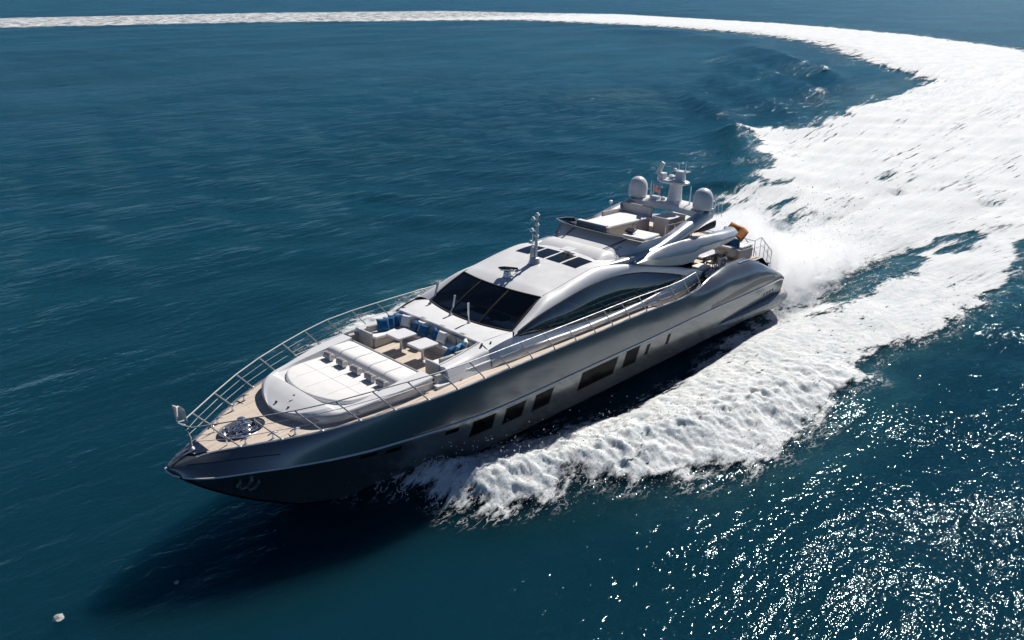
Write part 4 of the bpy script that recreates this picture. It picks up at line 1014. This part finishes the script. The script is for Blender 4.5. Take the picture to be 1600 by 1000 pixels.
def height(X, Y):
    H = .05 * np.sin(.42 * X + .55 * Y + 1) + .05 * np.sin(-.31 * X + .77 * Y) + .035 * np.sin(.9 * X + .45 * Y + 2.2) + .10 * (fbm(X * .16, Y * .16, 3, 5) - .5) * 2
    calm = np.clip((np.hypot(X - 12, Y - 4) - 4) / 25., .25, 1); H = H * calm
    for P, w, h0, h1 in CRESTS:
        d = seg_d(X, Y, P); t = np.clip(np.hypot(X - P[0][0], Y - P[0][1]) / np.hypot(P[-1][0] - P[0][0], P[-1][1] - P[0][1]), 0, 1)
        H += (h0 + (h1 - h0) * t) * np.exp(-(d / (w * (1 + t))) ** 2)
    for P, w, h in RIDGE:
        d = seg_d(X, Y, P); ends = np.minimum(np.hypot(X - P[0][0], Y - P[0][1]), np.hypot(X - P[-1][0], Y - P[-1][1]))
        H += 1.9 * h * np.exp(-(d / (.85 * w)) ** 2) * np.clip(ends / 14, 0, 1) - .5 * h * np.exp(-(d / (2.2 * w)) ** 2)
    dw = np.minimum(seg_d(X, Y, [(-23, 0), (-60, -4)]), 60); H += -.25 * np.exp(-((dw) / 2.5) ** 2) * (X < -18)
    H -= .35 * np.exp(-((Y - 3.9) / 1.0) ** 2) * np.clip((-X - 2) / 5, 0, 1) * (X > -60)
    H -= .35 * np.exp(-((Y + 4.2) / 1.0) ** 2) * np.clip((-X - 2) / 5, 0, 1) * (X > -60)
    return H
def axis(core0, core1, step, gr, far0, far1):
    a = list(np.arange(core0, core1 + 1e-6, step)); s_ = step
    while a[-1] < far1: s_ *= gr; a.append(a[-1] + s_)
    s_ = step
    while a[0] > far0: s_ *= gr; a.insert(0, a[0] - s_)
    return np.array(a)
def grid_obj(name, X, Y, Z, mats, attr=None, keep=None):
    nx, ny = X.shape; co_ = np.stack([X, Y, Z], -1).reshape(-1, 3).astype(np.float32)
    idx = np.arange(nx * ny).reshape(nx, ny); F = np.stack([idx[:-1, :-1], idx[1:, :-1], idx[1:, 1:], idx[:-1, 1:]], -1).reshape(-1, 4)
    if keep is not None:
        kf = keep.reshape(-1)[F].any(1); F = F[kf]; used = np.unique(F); rm = np.full(nx * ny, -1); rm[used] = np.arange(len(used)); F = rm[F]; co_ = co_[used]
        if attr: attr = {k: v.reshape(-1)[used] for k, v in attr.items()}
    me = bpy.data.meshes.new(name); me.vertices.add(len(co_)); me.vertices.foreach_set('co', co_.ravel())
    me.loops.add(F.size); me.loops.foreach_set('vertex_index', F.ravel().astype(np.int32)); me.polygons.add(len(F))
    me.polygons.foreach_set('loop_start', np.arange(0, F.size, 4, dtype=np.int32)); me.polygons.foreach_set('loop_total', np.full(len(F), 4, np.int32)); me.update(calc_edges=True)
    me.polygons.foreach_set('use_smooth', np.ones(len(F), bool))
    for k, v in (attr or {}).items():
        at = me.attributes.new(k, 'FLOAT', 'POINT'); at.data.foreach_set('value', v.reshape(-1).astype(np.float32))
    for m_ in mats: me.materials.append(m_)
    o = bpy.data.objects.new(name, me); COL.objects.link(o); return o

# water shader: deep teal body, sky mirrored by fine ripples
wm, nt, p = new_mat('sea_water')
VIEWROT = R(-45)
def ripple(scale, stretch, detail, rough=.5, seed=0.):
    v = coords(nt, (1 / stretch, 1, 1)); mp = v.node; mp.inputs['Rotation'].default_value = (0, 0, R(45)); mp.inputs['Location'].default_value = (seed, seed * .7, seed)
    return noise(nt, v, scale, detail, rough)
lng = ripple(.55, 4.2, 2, .55, 51.); big = ripple(.28, 1.8, 2, .5, 3.); mid = ripple(1.1, 2.4, 3, .6, 9.); fine = ripple(3.8, 1.35, 2, .6, 21.); tiny = ripple(8.0, 1.0, 1, .5, 33.)
patchy = ripple(.05, 2.5, 3, .5, 40.)
gain = mapr(nt, patchy, .35, .68, .45, 1.3)
small = math_n(nt, 'ADD', math_n(nt, 'MULTIPLY', mid, .34), math_n(nt, 'ADD', math_n(nt, 'MULTIPLY', fine, .068), math_n(nt, 'MULTIPLY', tiny, .033)))
hgt = math_n(nt, 'ADD', math_n(nt, 'MULTIPLY', big, .16), math_n(nt, 'MULTIPLY', math_n(nt, 'ADD', small, math_n(nt, 'MULTIPLY', lng, .40)), gain))
bp = node(nt, 'ShaderNodeBump', Strength=1.0, Distance=1.0); nt.links.new(hgt, bp.inputs['Height']); nt.links.new(bp.outputs[0], p.inputs['Normal'])
tint = ripple(.03, 1.5, 3, .5, 77.)
aer = node(nt, 'ShaderNodeAttribute', attribute_name='aeration').outputs['Fac']       # churned water full of fine bubbles is paler and greener
deep = mixc(nt, mapr(nt, tint, .3, .7), (.0026, .0245, .043), (.0036, .033, .056))
nt.links.new(mixc(nt, math_n(nt, 'MULTIPLY', aer, mapr(nt, mid, .25, .75, .35, 1.)), deep, (.014, .070, .092)), p.inputs['Base Color'])
p.inputs['Specular IOR Level'].default_value = 0.
ge = nt.nodes.new('ShaderNodeNewGeometry'); ln_ = nt.nodes.new('ShaderNodeVectorMath'); ln_.operation = 'LENGTH'; nt.links.new(ge.outputs['Position'], ln_.inputs[0])
gl = nt.nodes.new('ShaderNodeBsdfGlossy'); nt.links.new(bp.outputs[0], gl.inputs['Normal']); gl.inputs['Color'].default_value = (.70, .93, 1, 1)
nt.links.new(mapr(nt, ln_.outputs['Value'], 25, 320, .065, .15, False), gl.inputs['Roughness'])      # ripples too fine to model roughen the open sea
fre = node(nt, 'ShaderNodeFresnel', IOR=1.333); nt.links.new(bp.outputs[0], fre.inputs['Normal'])
mxw = nt.nodes.new('ShaderNodeMixShader'); nt.links.new(math_n(nt, 'MULTIPLY', fre.outputs[0], .34), mxw.inputs[0]); nt.links.new(p.outputs[0], mxw.inputs[1]); nt.links.new(gl.outputs[0], mxw.inputs[2]); nt.links.new(mxw.outputs[0], nt.nodes['Material Output'].inputs[0])
p.inputs['Subsurface Weight'].default_value = 1.0; p.inputs['Subsurface Radius'].default_value = (.4, 1.0, 1.2); nt.links.new(mapr(nt, ln_.outputs['Value'], 22, 42, 22., .3, False), p.inputs['Subsurface Scale'])
# foam: its own sheet just over the water, thinning out to nothing at its edges
fm, nt, p = new_mat('sea_foam')
at = node(nt, 'ShaderNodeAttribute', attribute_name='foam_amount'); dens = at.outputs['Fac']
at2 = node(nt, 'ShaderNodeAttribute', attribute_name='grain'); gs = at2.outputs['Fac']       # size of the foam pattern grows with distance run
v = coords(nt, (1, 1, .3)); vd = nt.nodes.new('ShaderNodeVectorMath'); vd.operation = 'SCALE'; nt.links.new(v, vd.inputs[0]); nt.links.new(gs, vd.inputs['Scale'])
vv = vd.outputs[0]
st1 = nt.nodes.new('ShaderNodeMapping'); st1.inputs['Rotation'].default_value = (0, 0, R(8)); st1.inputs['Scale'].default_value = (.55, 1.25, 1); nt.links.new(vv, st1.inputs[0])
n1 = noise(nt, st1.outputs[0], 1.1, 7, .62, 2.1, .4); n2 = noise(nt, st1.outputs[0], 4.2, 5, .65)
vo = node(nt, 'ShaderNodeTexVoronoi', feature='DISTANCE_TO_EDGE', Scale=2.1); 
dn = nt.nodes.new('ShaderNodeTexNoise'); dn.inputs['Scale'].default_value = 2.2; dn.inputs['Detail'].default_value = 4; nt.links.new(st1.outputs[0], dn.inputs['Vector'])
va = nt.nodes.new('ShaderNodeVectorMath'); va.operation = 'MULTIPLY_ADD'; nt.links.new(dn.outputs['Color'], va.inputs[0]); va.inputs[1].default_value = (1.5, 1.5, 1.5); nt.links.new(st1.outputs[0], va.inputs[2]); nt.links.new(va.outputs[0], vo.inputs['Vector'])
lace = mapr(nt, vo.outputs[0], .0, .09, 1., 0.)
mixn = math_n(nt, 'ADD', math_n(nt, 'MULTIPLY', n1, .62), math_n(nt, 'MULTIPLY', n2, .38))
st2 = nt.nodes.new('ShaderNodeMapping'); st2.inputs['Rotation'].default_value = (0, 0, R(45)); st2.inputs['Scale'].default_value = (.42, 1.3, 1); st2.inputs['Location'].default_value = (31, 7, 0); nt.links.new(vv, st2.inputs[0])
holes = noise(nt, st2.outputs[0], 3.0, 6, .70)
val = math_n(nt, 'ADD', math_n(nt, 'MULTIPLY', math_n(nt, 'SUBTRACT', mixn, .5), 4.0), dens)
solid = math_n(nt, 'MULTIPLY', mapr(nt, val, .30, .80), math_n(nt, 'MAXIMUM', mapr(nt, gs, .55, .30, 0., 1.), mapr(nt, math_n(nt, 'ADD', holes, math_n(nt, 'MULTIPLY', math_n(nt, 'SUBTRACT', noise(nt, vv, .28, 4, .6), .42), .5)), .33, .43)))
lacy = math_n(nt, 'MULTIPLY', lace, mapr(nt, dens, -.55, .25))
alpha = math_n(nt, 'MAXIMUM', solid, math_n(nt, 'MULTIPLY', lacy, math_n(nt, 'MULTIPLY', mapr(nt, n1, .42, .60), .8)))
alpha = math_n(nt, 'MULTIPLY', alpha, mapr(nt, dens, -1.3, -.5))
nt.links.new(alpha, p.inputs['Alpha'])
nt.links.new(mixc(nt, mapr(nt, mixn, .3, .65), (.55, .61, .64), (.73, .74, .74)), p.inputs['Base Color']); p.inputs['Roughness'].default_value = .9; p.inputs['Specular IOR Level'].default_value = .2
p.inputs['Subsurface Weight'].default_value = .7; p.inputs['Subsurface Radius'].default_value = (.8, 1.0, 1.0); p.inputs['Subsurface Scale'].default_value = .22
fbp = node(nt, 'ShaderNodeBump', Strength=.65, Distance=.35); nt.links.new(math_n(nt, 'ADD', n1, math_n(nt, 'MULTIPLY', n2, .35)), fbp.inputs['Height']); nt.links.new(fbp.outputs[0], p.inputs['Normal'])
def foam_density(X, Y):
    D = np.full(X.shape, -3.)
    sP = sdist(X, Y, PORT); sS = sdist(X, Y, STBD); sW = sdist(X, Y, STERN)
    wob = (fbm(X * .35, Y * .35, 4, 91) - .5) * 2.2; dist = np.hypot(X + 10, Y)
    wb = wob * np.clip(.35 + dist / 60, .35, 3)
    for s_, soft in ((sP, 1.2), (sS, 1.2), (sW, 1.3)):
        sf_ = soft * np.clip(1 + (dist - 30) / 45, 1, 9)
        D = np.maximum(D, np.clip((s_ + (.6 if soft < 1.25 else .25) + wb * np.clip(dist / 12, .3, 1)) / sf_, -3, 1.35 + np.clip((dist - 60) / 110, 0, .7)))
    # lacy troughs between the wakes
    tr_ = np.minimum(seg_d(X, Y, [(-23, 4.6), (-30, 4.9), (-37, 5.1), (-45, 5.7)]), seg_d(X, Y, [(-26, -5.2), (-36, -6), (-44, -6.2)]))
    D = np.maximum(D, np.where(tr_ < 2.2, .02 - .25 * tr_, -3))
    for P_, r_ in (([(-21.8, 3.7), (-25.2, 4.7)], 1.7), ([(-43.5, 5.5), (-53, 9.0)], 2.0), ([(-40, 5.3), (-44, 5.6)], .9)): D = np.maximum(D, 1.15 - seg_d(X, Y, P_) / r_ * 1.1)
    for P_ in ([(8.3, .95), (6.8, 2.0), (5.2, 2.9), (3.6, 3.6)], [(8.3, -.95), (6.8, -2.0), (5.2, -2.9)]): D = np.maximum(D, .85 - seg_d(X, Y, P_) / (.32 + .16 * np.clip(8 - X, 0, 5)))
    # thin streaks in the clear water beside the hull
    stx = np.minimum(seg_d(X, Y, [(-6.6, 4.1), (-14.5, 4.0)]), seg_d(X, Y, [(-8.2, 4.55), (-13, 4.45)])); D = np.maximum(D, .55 - stx / .12); gapz = (X < -2) & (X > -20) & (Y > 2.4) & (Y < 5); D = np.where(gapz, np.maximum(D, -.42), D)
    # faint aeration further forward
    D -= .9 * np.clip((fbm(X * .11, Y * .16, 3, 33) - .56) * 6, 0, 1) * np.clip((dist - 14) / 20, 0, 1) * (X < -24) * .6 * np.clip(1 - (dist - 60) / 50, 0, 1)
    for cx, cy_, rx, ry, k in ((-38, -6, 5, 1.3, 1.5), (-33, -5.2, 4, .9, 1.2), (-41, -12.4, 5, 1.0, 1.0), (-46, -9, 4, .8, .9), (-30, -11, 5, 1.0, 1.0), (-52, -12.5, 4, .9, .9)): D -= k * np.exp(-((X - cx) / rx) ** 2 - ((Y - cy_) / ry) ** 2)
    # old wake far off has half dissolved
    D -= 1.45 * np.clip((-Y - 150) / 250, 0, 1)
    # small breaking crests inside the turn
    for cx, cy_, rr in ((-165, -67, 2.8), (-157, -58, 3.4), (-122, -42, 3.4), (-90, -30.5, 2.0)):
        c_ = np.hypot((X - cx) * .7 + (Y - cy_) * .7, ((Y - cy_) * .7 - (X - cx) * .7) * 2.0); D = np.maximum(D, .5 - (c_ / rr) ** 2 * 1.3)
    return D
def fluff(X, Y, D):
    k = np.clip(D, 0, 1) * np.clip((X + 30) / 20, .25, 1); near = np.exp(-np.minimum(seg_d(X, Y, CRESTS[2][0]), seg_d(X, Y, CRESTS[3][0])) / 2.2)
    b = 1 - np.abs(fbm(X * .8, Y * .8, 5, 7, .6) - .5) * 3.2; b2 = fbm(X * 3.1, Y * 3.1, 4, 17, .62)
    return np.clip(np.hypot(X, Y) / 60, 1, 2.6) * k * ((.10 + .30 * near) * b + (.09 + .17 * near) * b2)
AX = axis(-60, 24, .24, 1.07, -40000, 14000); AY = axis(-24, 24, .24, 1.07, -30000, 30000)
X, Y = np.meshgrid(AX, AY, indexing='ij'); H = height(X, Y); H *= np.clip(1.4 - np.hypot(X, Y) / 900, 0, 1)
Dw = np.full(X.shape, -3.); nearw = (X > -200) & (X < 14) & (np.abs(Y) < 70); Dw[nearw] = foam_density(X[nearw], Y[nearw])
water = grid_obj('water', X, Y, H, [wm], {'aeration': np.clip((Dw + 2.9) / 2.9, 0, 1) ** 1.5 * np.clip(1.3 + X / 90, .35, 1) * np.clip((6 - X) / 12, 0, 1)}); tag(water, kind='structure')

FX = axis(-34, 9.2, .09, 1.02, -112, 9.2); FX = FX[FX <= 9.3]; FY = axis(-16.5, 12.5, .10, 1.02, -52, 24)
X, Y = np.meshgrid(FX, FY, indexing='ij'); D = foam_density(X, Y)
Zf = height(X, Y) + .035 + fluff(X, Y, D) + np.clip((np.hypot(X, Y) - 50) / 260, 0, .7) * np.clip((D - .2) / 1.1, 0, 1) ** 1.5
xcut = FX[0]
G = 1 / np.clip(1 + (np.hypot(X + 12, Y) - 25) / 55, 1, 4)
foam = grid_obj('wake_foam', X, Y, Zf, [fm], {'foam_amount': D, 'grain': G}, keep=(D > -1.25))
tag(foam, 'white foaming wake and bow waves trailing behind the yacht', 'wake', kind='stuff')
# the older trail of the turn, a curving ribbon out to the far side
nr = [(xcut, -32.0)] + [q for q in NEAR if q[0] < -115]; nr = [(xcut, -32.0), (-122.2, -34.3), (-160.8, -37.6)] + NEAR[9:]
fr2 = [(xcut, 16), (-170, 6), (-220, -18)] + FAR[7:]
An = np.array([q[:2] for q in cat_curve([(a, b, 0) for a, b in nr], 320)]); Af = np.array([q[:2] for q in cat_curve([(a, b, 0) for a, b in fr2], 320)])
tt = np.linspace(-.16, 1.16, 90)[None, :]
X = An[:, :1] * (1 - tt) + Af[:, :1] * tt; Y = An[:, 1:] * (1 - tt) + Af[:, 1:] * tt
X[0, :] = xcut
D = foam_density(X, Y); Zr = height(X, Y) * np.clip(1.4 - np.hypot(X, Y) / 900, 0, 1) + .035 + fluff(X, Y, D) + np.clip((np.hypot(X, Y) - 50) / 260, 0, .7) * np.clip((D - .2) / 1.1, 0, 1) ** 1.5
G = 1 / np.clip(1 + (np.hypot(X + 12, Y) - 25) / 55, 1, 4)
trail = grid_obj('wake_trail', X, Y, Zr, [fm], {'foam_amount': D, 'grain': G}, keep=(D > -1.25)); tag(trail, 'old wake trail curving across the far water', 'wake', kind='stuff')

CX, CY = np.meshgrid(np.arange(-178, -113, .45), np.arange(-80, -34, .45), indexing='ij'); D = foam_density(CX, CY); D = np.where(sdist(CX, CY, STERN) > -6, -3., D)
caps = grid_obj('breaking_crests', CX, CY, height(CX, CY) * np.clip(1.4 - np.hypot(CX, CY) / 900, 0, 1) + .35 + .25 * np.clip(D, 0, 1), [fm], {'foam_amount': D, 'grain': np.full(CX.shape, .5)}, keep=(D > -1.25)); tag(caps, 'small whitecaps on the swells inside the turn', 'whitecaps', kind='stuff')
# flecks of spray thrown off the edges of the bow waves and at the stern
sx = []; rng = np.random.RandomState(3)
def flecks(P, n, spread, hmax, smin, smax):
    P = np.array(P, float); L = np.r_[0, np.cumsum(np.hypot(*np.diff(P, axis=0).T))]
    for _ in range(n):
        d = rng.rand() ** 1.1 * L[-1]; i = min(np.searchsorted(L, d, 'right') - 1, len(P) - 2); q = P[i] + (P[i + 1] - P[i]) * (d - L[i]) / (L[i + 1] - L[i])
        q = q + rng.randn(2) * spread; sx.append((q[0], q[1], .05 + abs(rng.randn()) * hmax * .5, rng.uniform(smin, smax)))
flecks([(6.0, 3.0), (5.0, 4.8), (3.8, 6.0), (2.2, 7.0), (.4, 6.7), (-.7, 8.5), (-3, 10.1), (-6.6, 11.5), (-12, 11.3)], 900, .45, .5, .012, .035)
flecks([(4.0, 1.9), (1.2, 2.6), (-1.5, 3.8), (-5.9, 5.1), (-9, 5.0)], 260, .25, .22, .010, .022)
flecks([(5.4, 2.8), (3.6, 4.2), (1.5, 5.4), (-2, 6.6), (-8, 8.2)], 700, .5, 1.6, .012, .035)
flecks([(5.4, -3.0), (3.6, -5), (1.5, -8), (-2, -12.5), (-8, -14)], 200, .5, .5, .010, .026)
flecks([(-23.5, 2), (-25, 3.4), (-30, 4)], 400, .8, 2.2, .012, .04)
flecks([(-24, 0), (-28, 0), (-36, -1)], 1300, 1.9, 5.0, .014, .05)
V_, F_ = [], []
for x, y, z, s_ in sx:
    hz = float(height(np.array([[x]]), np.array([[y]]))[0, 0]); b = len(V_)
    for dx, dy, dz in ((1, 0, 0), (-1, 0, 0), (0, 1, 0), (0, -1, 0), (0, 0, 1), (0, 0, -1)): V_.append((x + dx * s_ * rng.uniform(.6, 1.3), y + dy * s_ * rng.uniform(.6, 1.3), hz + z + dz * s_))
    F_ += [(b, b + 2, b + 4), (b + 2, b + 1, b + 4), (b + 1, b + 3, b + 4), (b + 3, b, b + 4), (b + 2, b, b + 5), (b + 1, b + 2, b + 5), (b + 3, b + 1, b + 5), (b, b + 3, b + 5)]
me = bpy.data.meshes.new('spray_flecks'); me.from_pydata(V_, [], F_); me.materials.append(simple('spray_white', (.85, .86, .87), .8)); spk = bpy.data.objects.new('spray_flecks', me); COL.objects.link(spk)
tag(spk, 'scattered white flecks of spray along the bow waves', 'spray', kind='stuff')

# cloud of fine spray behind the stern
mm_ = bpy.data.materials.new('spray_mist'); mm_.use_nodes = True; nt = mm_.node_tree; nt.nodes.clear()
out = nt.nodes.new('ShaderNodeOutputMaterial'); pv = nt.nodes.new('ShaderNodeVolumePrincipled'); nt.links.new(pv.outputs[0], out.inputs['Volume'])
pv.inputs['Color'].default_value = (.995, .996, .998, 1); pv.inputs['Anisotropy'].default_value = .25
tc = nt.nodes.new('ShaderNodeTexCoord'); sp_ = nt.nodes.new('ShaderNodeSeparateXYZ'); nt.links.new(tc.outputs['Generated'], sp_.inputs[0])
gx, gy, gz = sp_.outputs
nz = noise(nt, coords(nt, (1, 1, 1.1)), .75, 7, .66); nz2 = noise(nt, coords(nt, (1, 1, 1)), .22, 3, .5)
fx = math_n(nt, 'MULTIPLY', mapr(nt, gx, .0, .55), mapr(nt, gx, 1.0, .90))
ht = math_n(nt, 'MULTIPLY', mapr(nt, gx, .05, .85, .25, .95), mapr(nt, nz2, .3, .65, .55, 1.1))
fz = mapr(nt, math_n(nt, 'SUBTRACT', gz, ht), -.30, .05, 1., 0.)
ey = math_n(nt, 'ABSOLUTE', math_n(nt, 'SUBTRACT', gy, .5)); fy = mapr(nt, ey, .22, .5, 1., 0.)
den = math_n(nt, 'MULTIPLY', math_n(nt, 'MULTIPLY', fx, fz), math_n(nt, 'MULTIPLY', fy, mapr(nt, nz, .43, .58)))
nt.links.new(math_n(nt, 'MULTIPLY', den, 3.2), pv.inputs['Density'])
m = MB(); m.box((-31.0, -.6, 2.25), (15.5, 9.5, 4.5)); mist = build('spray_mist', m, mm_, None, off=Z3); tag(mist, 'billowing white spray thrown up behind the stern', 'spray', kind='stuff')

# scraps drifting on the dark water
def scrap(x, y, s_, lab, seed):
    rg = np.random.RandomState(seed); m = MB(); rows = []
    for i in range(7):
        a = i / 6 * math.pi; rr = math.sin(a) * s_ * .5 + .004; rows.append([(x + rr * math.cos(k * math.pi / 4) * rg.uniform(.6, 1.3), y + rr * math.sin(k * math.pi / 4) * rg.uniform(.6, 1.3), .03 + s_ * .22 * math.cos(a) * rg.uniform(.7, 1.2)) for k in range(8)])
    m.loft(rows, True, caps=True); o = build('floating_debris', m, 'dirt', None, off=(x, y, 0), ang=20); o.location = (x, y, .05); tag(o, lab, 'debris', 'scraps drifting on the water')
scrap(17.7, .4, .34, 'pale lump of debris floating clear of the yacht\'s shadow', 1)
scrap(14.4, 1.4, .16, 'small scrap floating in the shadow ahead of the bow', 2)
